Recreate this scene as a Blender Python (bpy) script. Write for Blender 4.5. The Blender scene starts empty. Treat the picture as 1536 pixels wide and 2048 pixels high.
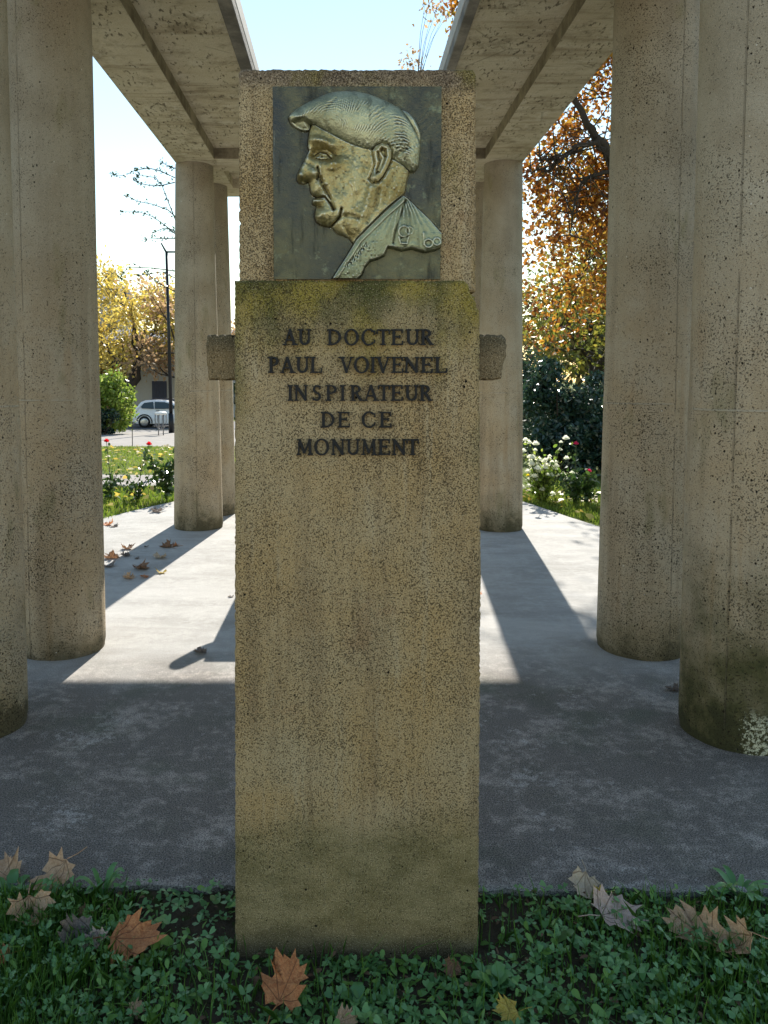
import bpy, math, random
import numpy as np
from mathutils import Vector, Matrix
R = math.radians
S = bpy.context.scene
COL = S.collection

# ------------------------------------------------------------------ camera
cam_d = bpy.data.cameras.new('camera'); cam = bpy.data.objects.new('camera', cam_d); COL.objects.link(cam)
cam.location = (0, 0, 1.6); cam.rotation_euler = (R(90 - 3.79), 0, 0)
cam_d.lens = 28.125; cam_d.sensor_width = 36; cam_d.shift_x = 78 / 2048; cam_d.shift_y = -158 / 2048
cam_d.clip_start = 0.05; cam_d.clip_end = 2000
S.camera = cam

# ------------------------------------------------------------------ sky, sun, exposure
SUN_AZ, SUN_EL = R(5.5), R(33.1)
W = bpy.data.worlds.new('World'); S.world = W; W.use_nodes = True
nt = W.node_tree; bg = nt.nodes['Background']
sky = nt.nodes.new('ShaderNodeTexSky'); sky.sky_type = 'NISHITA'; sky.sun_disc = False
sky.sun_elevation = SUN_EL; sky.sun_rotation = SUN_AZ
sky.air_density = 1.6; sky.dust_density = 0.0; sky.ozone_density = 1.2
nt.links.new(sky.outputs[0], bg.inputs[0]); bg.inputs[1].default_value = 0.092
sd = bpy.data.lights.new('sun', 'SUN'); so = bpy.data.objects.new('sun', sd); COL.objects.link(so)
sd.energy = 4.7; sd.angle = R(0.5); sd.color = (1, .95, .86)
sdir = Vector((math.sin(SUN_AZ) * math.cos(SUN_EL), math.cos(SUN_AZ) * math.cos(SUN_EL), math.sin(SUN_EL)))
so.rotation_euler = sdir.to_track_quat('Z', 'Y').to_euler(); so.location = (2, 20, 14)
S.view_settings.view_transform = 'Standard'; S.view_settings.look = 'None'
S.view_settings.exposure = 1.12; S.view_settings.gamma = 1.0
S.cycles.max_bounces = 10; S.cycles.diffuse_bounces = 6; S.cycles.transmission_bounces = 6

# ------------------------------------------------------------------ helpers
F_, CX_, CY_, TH_, EYE = 1600, 690, 866, R(3.79), 1.6
def at(px, py, Y):
    "world point seen at photo pixel px,py at distance Y"
    u = (px - CX_) / F_; v = (CY_ - py) / F_
    b = math.cos(TH_) + v * math.sin(TH_); c = v * math.cos(TH_) - math.sin(TH_)
    return Vector((u * Y / b, Y, EYE + c * Y / b))
def terr(Y):
    return -.03 if Y < 12 else max(-1.0, -.03 - .032 * (Y - 12))
def on_ground(px, py, z=None):
    u = (px - CX_) / F_; v = (CY_ - py) / F_
    b = math.cos(TH_) + v * math.sin(TH_); c = v * math.cos(TH_) - math.sin(TH_)
    if z is not None:
        t = (z - EYE) / c; return Vector((u * t, b * t, z))
    t = 1.0
    while t < 150:
        if EYE + c * t <= terr(b * t): break
        t += .02
    return Vector((u * t, b * t, terr(b * t)))

def tag(o, label=None, cat=None, group=None, kind=None):
    if label: o['label'] = label
    if cat: o['category'] = cat
    if group: o['group'] = group
    if kind: o['kind'] = kind
    return o
def link(o, parent=None):
    COL.objects.link(o)
    if parent is not None: o.parent = parent
    return o
def empty(name, loc=(0, 0, 0), rz=0):
    o = bpy.data.objects.new(name, None); o.location = loc; o.rotation_euler = (0, 0, rz); o.empty_display_size = .1
    return link(o)

class MB:
    "collects geometry and links it as one mesh object"
    def __init__(s): s.v = []; s.f = []
    def add(s, vs, fs):
        k = len(s.v); s.v += [tuple(p) for p in vs]; s.f += [tuple(i + k for i in q) for q in fs]; return s
    def box(s, x0, x1, y0, y1, z0, z1):
        return s.add([(x0, y0, z0), (x1, y0, z0), (x1, y1, z0), (x0, y1, z0), (x0, y0, z1), (x1, y0, z1), (x1, y1, z1), (x0, y1, z1)],
                     [(0, 3, 2, 1), (4, 5, 6, 7), (0, 1, 5, 4), (1, 2, 6, 5), (2, 3, 7, 6), (3, 0, 4, 7)])
    def tube(s, pts, rad, n=8, cap=True):
        pts = [Vector(p) for p in pts]; rings = []
        up = Vector((.13, .21, .97))
        for i, p in enumerate(pts):
            d = (pts[min(i + 1, len(pts) - 1)] - pts[max(i - 1, 0)]).normalized()
            a = d.cross(up)
            if a.length < 1e-3: a = d.cross(Vector((1, 0, 0)))
            a.normalize(); b = d.cross(a).normalized()
            r = rad[i] if hasattr(rad, '__len__') else rad
            rings.append([p + a * (math.cos(t) * r) + b * (math.sin(t) * r) for t in [2 * math.pi * j / n for j in range(n)]])
        vs = [q for r in rings for q in r]; fs = []
        for i in range(len(pts) - 1):
            for j in range(n):
                fs.append((i * n + j, i * n + (j + 1) % n, (i + 1) * n + (j + 1) % n, (i + 1) * n + j))
        if cap: fs.append(tuple(range(n))[::-1]); fs.append(tuple((len(pts) - 1) * n + j for j in range(n)))
        return s.add(vs, fs)
    def lathe(s, prof, n=32, c=(0, 0, 0)):
        vs = []; fs = []
        for r, z in prof:
            vs += [(c[0] + r * math.cos(2 * math.pi * j / n), c[1] + r * math.sin(2 * math.pi * j / n), c[2] + z) for j in range(n)]
        for i in range(len(prof) - 1):
            for j in range(n): fs.append((i * n + j, i * n + (j + 1) % n, (i + 1) * n + (j + 1) % n, (i + 1) * n + j))
        fs.append(tuple(range(n))[::-1]); fs.append(tuple((len(prof) - 1) * n + j for j in range(n)))
        return s.add(vs, fs)
    def prism_y(s, poly, y0, y1):
        "polygon of (x,z) (counter-clockwise seen from -Y) extruded in Y"
        n = len(poly)
        vs = [(x, y0, z) for x, z in poly] + [(x, y1, z) for x, z in poly]
        fs = [tuple(range(n)), tuple(range(2 * n - 1, n - 1, -1))]
        for i in range(n): fs.append((i, i + n, (i + 1) % n + n, (i + 1) % n))
        return s.add(vs, fs)
    def prism_z(s, poly, z0, z1):
        n = len(poly)
        vs = [(x, y, z0) for x, y in poly] + [(x, y, z1) for x, y in poly]
        fs = [tuple(range(n))[::-1], tuple(range(n, 2 * n))]
        for i in range(n): fs.append((i, (i + 1) % n, (i + 1) % n + n, i + n))
        return s.add(vs, fs)
    def build(s, name, mat, parent=None, smooth=False, bevel=0, segs=2):
        me = bpy.data.meshes.new(name); me.from_pydata(s.v, [], s.f); me.update()
        o = bpy.data.objects.new(name, me); me.materials.append(mat); link(o, parent)
        if smooth: me.polygons.foreach_set('use_smooth', [True] * len(me.polygons))
        if bevel:
            m = o.modifiers.new('bevel', 'BEVEL'); m.width = bevel; m.segments = segs; m.limit_method = 'ANGLE'; m.angle_limit = R(40)
        return o

def np_mesh(name, V, Fc, mat, parent=None, smooth=False):
    "V (n,3) float, Fc (m,k) int"
    me = bpy.data.meshes.new(name); k = Fc.shape[1]; m = len(Fc)
    me.vertices.add(len(V)); me.vertices.foreach_set('co', np.asarray(V, np.float32).ravel())
    me.loops.add(m * k); me.loops.foreach_set('vertex_index', np.asarray(Fc, np.int32).ravel())
    me.polygons.add(m); me.polygons.foreach_set('loop_start', np.arange(0, m * k, k, dtype=np.int32))
    if smooth: me.polygons.foreach_set('use_smooth', np.ones(m, bool))
    me.update(calc_edges=True); me.validate()
    o = bpy.data.objects.new(name, me); me.materials.append(mat); return link(o, parent)

def leaf_cloud(name, P, size, mat, parent=None, seed=0, aspect=.6, flat=0.0, var=.35, hexa=False):
    "one leaf-shaped face per point of P, randomly turned (flat=1 lies level)"
    g = np.random.default_rng(seed); n = len(P); P = np.asarray(P, float)
    d = g.normal(size=(n, 3)); d[:, 2] *= (1 - flat) ; d /= np.linalg.norm(d, axis=1)[:, None] + 1e-9
    nn = g.normal(size=(n, 3)); nn[:, 2] += 3 * flat
    s_ = np.cross(nn, d); s_ /= np.linalg.norm(s_, axis=1)[:, None] + 1e-9
    up = np.cross(d, s_)
    L = size * (1 + var * g.uniform(-1, 1, n))[:, None]
    d = d * L; s_ = s_ * L * aspect; up = up * L * .14
    if hexa:
        T = [(-.5, 0, 0), (-.22, .42, 1), (.2, .45, 1), (.5, 0, 0), (.2, -.45, 1), (-.22, -.42, 1)]
    else:
        T = [(-.5, 0, 0), (0, .5, 1), (.5, 0, 0), (0, -.5, 1)]
    V = np.stack([P + d * a + s_ * b + up * c for a, b, c in T], 1).reshape(-1, 3)
    k = len(T)
    return np_mesh(name, V, np.arange(n * k).reshape(n, k), mat, parent)

# ------------------------------------------------------------------ material helpers
class NT:
    def __init__(s, name):
        s.m = bpy.data.materials.new(name); s.m.use_nodes = True; s.t = s.m.node_tree; s.t.nodes.clear()
        s.out = s.t.nodes.new('ShaderNodeOutputMaterial'); s.co = s.t.nodes.new('ShaderNodeTexCoord').outputs['Object']
    def n(s, typ, **kw):
        nd = s.t.nodes.new(typ)
        for k, v in kw.items(): setattr(nd, k, v)
        return nd
    def set(s, sock, v):
        if isinstance(v, bpy.types.NodeSocket): s.t.links.new(v, sock)
        elif isinstance(v, (tuple, list)) and sock.type == 'RGBA': sock.default_value = (*v[:3], 1)
        else: sock.default_value = v
    def map(s, scale=(1, 1, 1), loc=(0, 0, 0), rot=(0, 0, 0), vec=None):
        nd = s.n('ShaderNodeMapping'); s.set(nd.inputs[0], vec or s.co)
        nd.inputs[1].default_value = loc; nd.inputs[2].default_value = rot; nd.inputs[3].default_value = scale
        return nd.outputs[0]
    def noise(s, scale, detail=4, rough=.55, vec=None, dist=0):
        nd = s.n('ShaderNodeTexNoise'); s.set(nd.inputs['Vector'], vec or s.co)
        nd.inputs['Scale'].default_value = scale; nd.inputs['Detail'].default_value = detail
        nd.inputs['Roughness'].default_value = rough; nd.inputs['Distortion'].default_value = dist
        return nd.outputs['Fac']
    def voro(s, scale, vec=None, feat='F1', out='Distance', rnd=1):
        nd = s.n('ShaderNodeTexVoronoi', feature=feat); s.set(nd.inputs['Vector'], vec or s.co)
        nd.inputs['Scale'].default_value = scale; nd.inputs['Randomness'].default_value = rnd
        return nd.outputs[out]
    def ramp(s, fac, stops, interp='LINEAR'):
        nd = s.n('ShaderNodeValToRGB'); s.set(nd.inputs[0], fac); cr = nd.color_ramp; cr.interpolation = interp
        while len(cr.elements) < len(stops): cr.elements.new(.5)
        for e, (p, c) in zip(cr.elements, stops):
            e.position = p; e.color = (c, c, c, 1) if isinstance(c, (int, float)) else (*c, 1)
        return nd.outputs[0]
    def sm(s, x, a, b, lo=0., hi=1.):
        nd = s.n('ShaderNodeMapRange'); nd.interpolation_type = 'SMOOTHSTEP'
        s.set(nd.inputs[0], x); nd.inputs[1].default_value = a; nd.inputs[2].default_value = b
        nd.inputs[3].default_value = lo; nd.inputs[4].default_value = hi
        return nd.outputs[0]
    def math(s, op, a, b=0., c=None):
        nd = s.n('ShaderNodeMath', operation=op); s.set(nd.inputs[0], a); s.set(nd.inputs[1], b)
        if c is not None: s.set(nd.inputs[2], c)
        return nd.outputs[0]
    def mix(s, fac, a, b, blend='MIX'):
        nd = s.n('ShaderNodeMix', data_type='RGBA', blend_type=blend)
        s.set(nd.inputs[0], fac); s.set(nd.inputs[6], a); s.set(nd.inputs[7], b); return nd.outputs[2]
    def xyz(s, vec=None):
        nd = s.n('ShaderNodeSeparateXYZ'); s.set(nd.inputs[0], vec or s.co); return nd.outputs
    def bump(s, h, dist=.004, strength=1., nrm=None):
        nd = s.n('ShaderNodeBump'); s.set(nd.inputs['Height'], h); nd.inputs['Distance'].default_value = dist
        nd.inputs['Strength'].default_value = strength
        if nrm is not None: s.set(nd.inputs['Normal'], nrm)
        return nd.outputs[0]
    def island(s): return s.n('ShaderNodeNewGeometry').outputs['Random Per Island']
    def bsdf(s, color, rough=.8, normal=None, metal=0., spec=.3, **kw):
        nd = s.n('ShaderNodeBsdfPrincipled'); s.set(nd.inputs['Base Color'], color); s.set(nd.inputs['Roughness'], rough)
        s.set(nd.inputs['Metallic'], metal); s.set(nd.inputs['Specular IOR Level'], spec)
        if normal is not None: s.set(nd.inputs['Normal'], normal)
        for k, v in kw.items(): s.set(nd.inputs[k.replace('_', ' ')], v)
        return nd.outputs[0]
    def done(s, shader): s.t.links.new(shader, s.out.inputs[0]); return s.m

def plain(name, col, rough=.6, metal=0., spec=.4, var=.0, scale=8):
    t = NT(name); c = col
    if var: c = t.mix(t.noise(scale), tuple(x * (1 - var) for x in col), tuple(min(1, x * (1 + var)) for x in col))
    return t.done(t.bsdf(c, rough, metal=metal, spec=spec))

def leaf_mat(name, cols, trans=.5, rough=.45, spec=.35, nscale=.9, transtint=1.35):
    "leaf faces: colour varies leaf by leaf and in patches; light passes through"
    t = NT(name)
    f = t.math('ADD', t.math('MULTIPLY', t.island(), .62), t.math('MULTIPLY', t.noise(nscale, 2), .62))
    f = t.math('SUBTRACT', f, .12)
    n = len(cols); c = t.ramp(f, [(i / (n - 1), cc) for i, cc in enumerate(cols)])
    p = t.bsdf(c, rough, spec=spec)
    tr = t.n('ShaderNodeBsdfTranslucent'); t.set(tr.inputs[0], t.mix(1., c, (transtint, transtint, transtint * .8), 'MULTIPLY'))
    mx = t.n('ShaderNodeMixShader'); mx.inputs[0].default_value = trans
    t.t.links.new(p, mx.inputs[1]); t.t.links.new(tr.outputs[0], mx.inputs[2])
    return t.done(mx.outputs[0])

# ---- concrete of the stele: coarse exposed aggregate, moss at the top of the shaft, damp green foot
def stele_mat(name, mode):
    t = NT(name); x, y, z = t.xyz()
    streak = t.noise(1, 6, .7, t.map((17, 17, 1.2)))
    blot = t.noise(3.2, 5, .6)
    base = t.mix(t.sm(blot, .3, .7), (.43, .295, .135), (.43, .335, .195))
    base = t.mix(t.sm(streak, .46, .68, 0, .55), base, (.22, .155, .085))
    base = t.mix(t.sm(t.noise(1, 6, .7, t.map((24, 24, 1.5), (3, 1, 7))), .54, .68, 0, .65), base, (.46, .37, .23))
    base = t.mix(t.sm(t.noise(5, 4, .6, t.map(loc=(5, 2, 9))), .6, .75, 0, .5), base, (.30, .17, .09))
    fine = t.noise(300, 2, .6); mid = t.noise(285, 2, .55)
    rough_zone = t.noise(4, 3, .6, t.map(loc=(1, 8, 3)))
    if mode == 'shaft':
        wob = t.math('ADD', z, t.math('MULTIPLY', t.math('SUBTRACT', t.noise(6, 4, .65, t.map((1.4, 1, .7))), .5), .42))
        moss = t.sm(wob, 1.58, 1.86)
        mcol = t.mix(t.sm(t.noise(7, 4), .4, .6), (.045, .06, .010), (.25, .20, .03))
        base = t.mix(t.math('MULTIPLY', moss, .9), base, mcol)
        edge = t.sm(t.math('ADD', t.math('ABSOLUTE', t.math('SUBTRACT', x, .035)), t.math('MULTIPLY', t.noise(5, 3), .14)), .36, .44)
        base = t.mix(t.math('MULTIPLY', edge, t.sm(z, 1.1, 1.6, 0, .85)), base, (.10, .10, .024))
        foot = t.sm(t.math('ADD', z, t.math('MULTIPLY', t.math('SUBTRACT', t.noise(6, 5, .65), .5), .22)), .43, .29)
        base = t.mix(t.math('MULTIPLY', foot, .8), base, t.mix(t.sm(t.noise(1, 7, .72, t.map((9, 5, 16))), .35, .65), (.115, .105, .042), (.255, .215, .11)))
        low = t.sm(t.math('ADD', z, t.math('MULTIPLY', t.math('SUBTRACT', t.noise(7, 4), .5), .14)), .10, -.05)
        base = t.mix(t.math('MULTIPLY', low, .85), base, (.085, .062, .035))
        scr = t.sm(t.noise(1, 6, .7, t.map((22, 3, 60), rot=(0, .2, 0))), .66, .74)
        base = t.mix(t.math('MULTIPLY', scr, t.sm(z, .55, .2, 0, .5)), base, (.38, .35, .22))
        cut = t.sm(z, .5, .2, 0, .06)
    elif mode == 'bar':
        base = t.mix(.62, base, (.11, .078, .042)); cut = .05
        base = t.mix(t.sm(t.math('ADD', z, t.math('MULTIPLY', t.noise(14, 3), .05)), 1.68, 1.745, 0, .7), base, (.05, .055, .04))
    else:
        dark = t.sm(t.math('ADD', z, t.math('MULTIPLY', t.math('SUBTRACT', t.noise(9, 4), .5), .09)), 2.345, 2.41)
        base = t.mix(t.math('MULTIPLY', dark, .75), base, (.12, .095, .08))
        mossy = t.sm(t.noise(5, 4, .6, t.map((1, 1, .6), (4, 4, 4))), .52, .68)
        base = t.mix(t.math('MULTIPLY', mossy, .75), base, (.20, .165, .035))
        cut = 0.
    k = .085 if mode == 'shaft' else .0
    thr = t.math('ADD', t.sm(rough_zone, .3, .7, -.035, .035), cut)
    pit = t.sm(t.math('ADD', mid, thr), .45 - k * .2, .375 - k * .2)
    peb = t.sm(fine, .56, .66)
    fdk = t.sm(fine, .46, .36)
    big = t.math('MULTIPLY', t.sm(t.voro(42), .16, .09), t.sm(t.noise(26, 2), .58, .64))
    base = t.mix(t.math('MULTIPLY', peb, .45), base, (.64, .52, .35))
    base = t.mix(t.math('MULTIPLY', fdk, .7), base, (.11, .078, .042))
    base = t.mix(t.math('MULTIPLY', pit, .72), base, (.045, .032, .018))
    base = t.mix(big, base, (.012, .01, .008))
    h = t.math('SUBTRACT', t.math('ADD', t.math('MULTIPLY', fine, .35), t.math('MULTIPLY', mid, .6)), t.math('ADD', pit, t.math('MULTIPLY', big, 2.)))
    return t.done(t.bsdf(base, .92, t.bump(h, .004, .9), spec=.15))
M_SHAFT = stele_mat('stele_shaft_concrete', 'shaft')
M_BLOCK = stele_mat('stele_block_concrete', 'block')
M_BAR = stele_mat('stele_bar_concrete', 'bar')

# ---- concrete of the columns: sand concrete with round pits, formwork seams, moss at the foot
def column_mat(name, moss=.3, moss_h=.25, tint=0., seam=(-2.2,), lichen=False, seed=0):
    t = NT(name); x, y, z = t.xyz(); L = (seed * 3.1, seed * 1.7, seed * 5.3)
    streak = t.noise(1, 5, .6, t.map((7, 7, .55), L)); blot = t.noise(2.4, 5, .62, t.map(loc=L))
    base = t.mix(t.sm(blot, .32, .68), (.44, .34, .215), (.46, .39, .285))
    base = t.mix(t.sm(streak, .45, .68, 0, .85), base, (.31, .24, .155))
    base = t.mix(t.sm(t.noise(1, 4, .6, t.map((11, 11, .8), (L[1], 9, L[0]))), .57, .75, 0, .7), base, (.38, .265, .15))
    ghigh = t.sm(z, 1.2, 3.0, 0, .75)
    base = t.mix(ghigh, base, t.mix(t.sm(blot, .35, .65), (.235, .215, .165), (.335, .31, .245)))
    base = t.mix(t.sm(t.noise(5, 3, .6, t.map((1, 1, .35), (2, L[0], 5))), .6, .72, 0, .5), base, (.20, .185, .09))
    ang = t.math('ARCTAN2', y, x)
    sm_ = None
    for a in seam:
        d = t.math('ABSOLUTE', t.math('SUBTRACT', ang, a))
        ln = t.math('MULTIPLY', t.sm(d, .022, .006), t.sm(t.noise(3, 3, .5, t.map((0, 0, 1.3), (0, 0, a))), .40, .5))
        sm_ = ln if sm_ is None else t.math('MAXIMUM', sm_, ln)
        pan = t.math('MULTIPLY', t.sm(d, .0, .012), t.sm(t.math('SUBTRACT', ang, a), -.004, .004))
    hz = t.math('ABSOLUTE', t.math('SUBTRACT', z, 1.475 + .01 * math.sin(seed * 7)))
    hline = t.math('MULTIPLY', t.sm(hz, .007, .002), t.sm(t.noise(4, 2, .5, t.map(loc=(seed, 0, 0))), .42, .5))
    zone = t.sm(t.noise(2.6, 4, .6, t.map(loc=(L[2], 3, 1))), .28, .72, -.05, .05)
    zone = t.math('ADD', zone, t.sm(z, 2.8, .2, -.03, .014))
    mid = t.noise(130, 2, .6); fine = t.noise(300, 2, .6)
    pit = t.sm(t.math('SUBTRACT', mid, zone), .415, .355)
    v = t.voro(44, t.map((1, 1, .75), L)); big = t.math('MULTIPLY', t.sm(v, .21, .12), t.sm(t.math('ADD', t.noise(24, 2), t.math('MULTIPLY', zone, 1.3)), .535, .58))
    peb = t.sm(fine, .63, .70); fdk = t.sm(fine, .42, .34)
    sp = t.math('MULTIPLY', t.sm(t.voro(24, t.map(loc=(4, L[1], 2))), .12, .08), t.sm(t.noise(15, 2, .5, t.map(loc=(7, 7, L[0]))), .63, .66))
    base = t.mix(t.math('MULTIPLY', peb, .65), base, (.62, .55, .43))
    base = t.mix(t.math('MULTIPLY', fdk, .65), base, (.10, .08, .05))
    wob = t.math('SUBTRACT', z, t.math('MULTIPLY', t.math('SUBTRACT', t.noise(5, 5, .65), .42), moss_h * 2.2))
    ms = t.math('MULTIPLY', t.sm(wob, moss_h * 1.5, -moss_h * .2), moss)
    base = t.mix(ms, base, t.mix(t.noise(30, 4, .7), (.026, .031, .009), (.095, .092, .032)))
    base = t.mix(t.sm(wob, .10, -.06, 0, .7), base, (.05, .048, .025))
    base = t.mix(t.math('MULTIPLY', sm_, .38), base, (.10, .085, .06))
    base = t.mix(t.math('MULTIPLY', hline, .55), base, (.45, .41, .33))
    base = t.mix(t.math('MULTIPLY', pit, .75), base, (.04, .03, .018))
    base = t.mix(big, base, (.022, .018, .012))
    base = t.mix(t.math('MULTIPLY', sp, .8), base, (.62, .58, .50))
    if lichen:
        li = t.sm(t.math('ADD', t.noise(58, 6, .85), t.sm(t.math('ABSOLUTE', t.math('ADD', x, .03)), .13, .03, -.14, .05)), .545, .585)
        li = t.math('MULTIPLY', li, t.sm(t.math('ADD', z, t.math('MULTIPLY', t.noise(9, 2), .12)), .27, .19)); li = t.math('MULTIPLY', li, t.sm(x, -.15, -.10)); base = t.mix(li, base, (.60, .60, .44))
    h = t.math('ADD', t.math('MULTIPLY', fine, .3), t.math('MULTIPLY', mid, .5))
    h = t.math('SUBTRACT', h, t.math('ADD', t.math('MULTIPLY', pit, .8), t.math('MULTIPLY', big, 2.2)))
    h = t.math('ADD', t.math('SUBTRACT', h, t.math('MULTIPLY', sm_, 1.)), t.math('MULTIPLY', hline, .8))
    nr = t.bump(t.noise(3.5, 3), .03, .35)
    return t.done(t.bsdf(base, .9, t.bump(h, .004, .9, nr), spec=.18))

def beam_mat():
    t = NT('board_marked_concrete')
    blot = t.noise(2.3, 8, .72); st = t.noise(1, 5, .65, t.map((1.3, 9, 3)))
    base = t.mix(t.sm(blot, .3, .7), (.53, .455, .315), (.60, .54, .405))
    base = t.mix(t.sm(st, .46, .72, 0, .7), base, (.26, .20, .12))
    base = t.mix(t.sm(t.noise(3.3, 8, .75, t.map(loc=(7, 3, 1))), .50, .68, 0, .65), base, (.20, .16, .10))
    base = t.mix(t.sm(t.noise(4, 7, .7, t.map(loc=(2, 9, 1))), .56, .68, 0, .6), base, (.66, .61, .49))
    mk = t.math('MULTIPLY', t.sm(t.noise(1, 5, .65, t.map((34, 13, 30), rot=(0, 0, .5))), .57, .63), t.sm(t.noise(3, 3), .42, .55))
    pit = t.math('MULTIPLY', t.sm(t.voro(26, t.map((1, .6, 1))), .15, .08), t.sm(t.noise(12, 2), .56, .6))
    cr = t.sm(t.voro(1.1, t.map(loc=(.3, .2, 0), vec=None), 'DISTANCE_TO_EDGE'), .010, .003)
    cr = t.math('MULTIPLY', cr, t.sm(t.noise(2.1, 3), .52, .6))
    fine = t.noise(160, 4, .65)
    base = t.mix(t.math('MULTIPLY', mk, .75), base, (.10, .078, .05))
    base = t.mix(pit, base, (.045, .036, .025)); base = t.mix(t.math('MULTIPLY', cr, .25), base, (.07, .055, .04))
    base = t.mix(t.math('MULTIPLY', t.sm(fine, .45, .35), .3), base, (.15, .12, .08))
    h = t.math('SUBTRACT', t.math('ADD', t.math('MULTIPLY', fine, .5), t.math('MULTIPLY', t.noise(16, 7, .75), 3.0)), t.math('ADD', t.math('MULTIPLY', mk, 1.5), t.math('ADD', pit, cr)))
    return t.done(t.bsdf(base, .88, t.bump(h, .006, .8), spec=.18))
M_BEAM = beam_mat()
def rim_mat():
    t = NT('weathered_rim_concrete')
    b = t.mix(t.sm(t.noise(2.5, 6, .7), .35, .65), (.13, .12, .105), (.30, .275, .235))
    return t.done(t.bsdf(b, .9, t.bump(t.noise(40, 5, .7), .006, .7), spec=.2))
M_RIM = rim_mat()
M_FASCIA = plain('pale_fascia_concrete', (.40, .375, .34), .85, var=.25, scale=9)

# ================================================================== THE SETTING
def ground_mat():
    t = NT('soil_and_lawn'); x, y, z = t.xyz()
    soil = t.mix(t.noise(30, 5, .7), (.035, .027, .018), (.13, .10, .065))
    soil = t.mix(t.sm(t.noise(16, 4), .52, .64, 0, .8), soil, (.045, .07, .015))
    lawn = t.mix(t.noise(14, 4, .7), (.05, .075, .015), (.13, .16, .03))
    lawn = t.mix(t.sm(t.noise(1.1, 4), .55, .7, 0, .6), lawn, (.20, .16, .05))
    b = t.mix(t.sm(y, 6, 7), soil, lawn)
    return t.done(t.bsdf(b, .95, t.bump(t.noise(70, 5, .7), .02, .8), spec=.1))
M_GROUND = ground_mat()
ys = [-160, -80, -20, -4, 0, 1, 1.6, 2, 2.2, 2.3, 2.42, 2.8, 4, 8, 11.9, 12.1, 16, 20, 24, 28, 32, 36, 38, 41, 44, 60, 90, 150, 400, 900]
xs = [-900, -300, -80, -30, -15, -8, -4, -2, -1, 0, 1, 2, 4, 8, 15, 30, 80, 300, 900]
V = [(x, y, terr(y) + (.012 if y == 2.42 else 0)) for y in ys for x in xs]; nx = len(xs)
Fg = [(j * nx + i, j * nx + i + 1, (j + 1) * nx + i + 1, (j + 1) * nx + i) for j in range(len(ys) - 1) for i in range(nx - 1)]
gb = MB(); gb.add(V, Fg)
tag(gb.build('ground', M_GROUND, smooth=True), kind='structure')

def floor_mat():
    t = NT('terrace_concrete'); x, y, z = t.xyz()
    blot = t.noise(1.5, 7, .68, t.map((.6, 1.5, 1)), .5); fine = t.noise(190, 3, .75); mid = t.math('ADD', t.math('MULTIPLY', t.noise(3.6, 9, .72), .55), t.math('MULTIPLY', t.noise(19, 6, .75), .45))
    base = t.mix(t.sm(blot, .3, .7), (.30, .285, .26), (.45, .43, .40))
    # front half: the ring's shade put into the colour, over a dirty, mossy tone
    dz = t.sm(t.math('ADD', y, t.math('MULTIPLY', t.math('SUBTRACT', t.noise(1.6, 4), .5), 1.2)), 4.7, 3.9)
    dirt_shade = t.mix(t.sm(mid, .47, .62), (.165, .138, .115), (.42, .36, .305))
    dirt_shade = t.mix(t.sm(t.noise(2.3, 4, .6, t.map(loc=(3, 1, 0))), .5, .68, 0, .6), dirt_shade, (.085, .085, .05))
    far = t.mix(t.sm(mid, .44, .64, 0, .6), base, (.52, .50, .465)); base = t.mix(t.math('MULTIPLY', dz, .92), far, dirt_shade)
    pal = t.math('MULTIPLY', t.sm(t.math('ADD', t.math('MULTIPLY', t.noise(2.6, 6, .7, t.map(loc=(9, 2, 0))), .6), t.math('MULTIPLY', t.noise(26, 6, .75), .4)), .555, .62), dz)
    base = t.mix(t.math('MULTIPLY', pal, .6), base, (.56, .52, .47))
    edge = t.sm(t.math('ADD', y, t.math('MULTIPLY', t.noise(9, 4), .06)), 2.49, 2.44)
    base = t.mix(t.math('MULTIPLY', edge, .6), base, (.34, .34, .31))
    grn = t.math('MULTIPLY', t.sm(t.noise(1.9, 3, .5, t.map(loc=(5, 5, 0))), .56, .7), dz)
    base = t.mix(t.math('MULTIPLY', grn, .5), base, (.09, .105, .06))
    base = t.mix(t.math('MULTIPLY', t.sm(fine, .52, .40), t.sm(y, 5, 3.5, .3, .9)), base, (.03, .03, .03))
    base = t.mix(t.math('MULTIPLY', t.sm(fine, .56, .66), .5), base, (.5, .48, .45))
    base = t.mix(t.sm(z, -.010, -.022), base, t.mix(t.noise(40, 4), (.02, .017, .012), (.06, .055, .035)))
    h = t.math('ADD', t.math('MULTIPLY', fine, .7), t.math('MULTIPLY', mid, 1.6))
    return t.done(t.bsdf(base, .85, t.bump(h, .005, .8), spec=.25))
rnd = random.Random(4)
front = []
x = -3.3
while x < 3.3:
    front.append((x, 2.425 - .012 * x + rnd.uniform(-.012, .012))); x += rnd.uniform(.04, .11)
poly = front + [(3.3, 2.4), (2.95, 8.0), (2.62, 9.3), (2.38, 10.4), (1.9, 11.4), (0, 12.0), (-1.9, 11.4), (-2.2, 10.6), (-2.56, 9.85), (-2.86, 9.05), (-3.05, 7.5), (-3.35, 2.6)]
fb = MB(); fb.prism_z(poly, -.30, 0)
tag(fb.build('terrace', floor_mat()), kind='structure')

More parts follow.
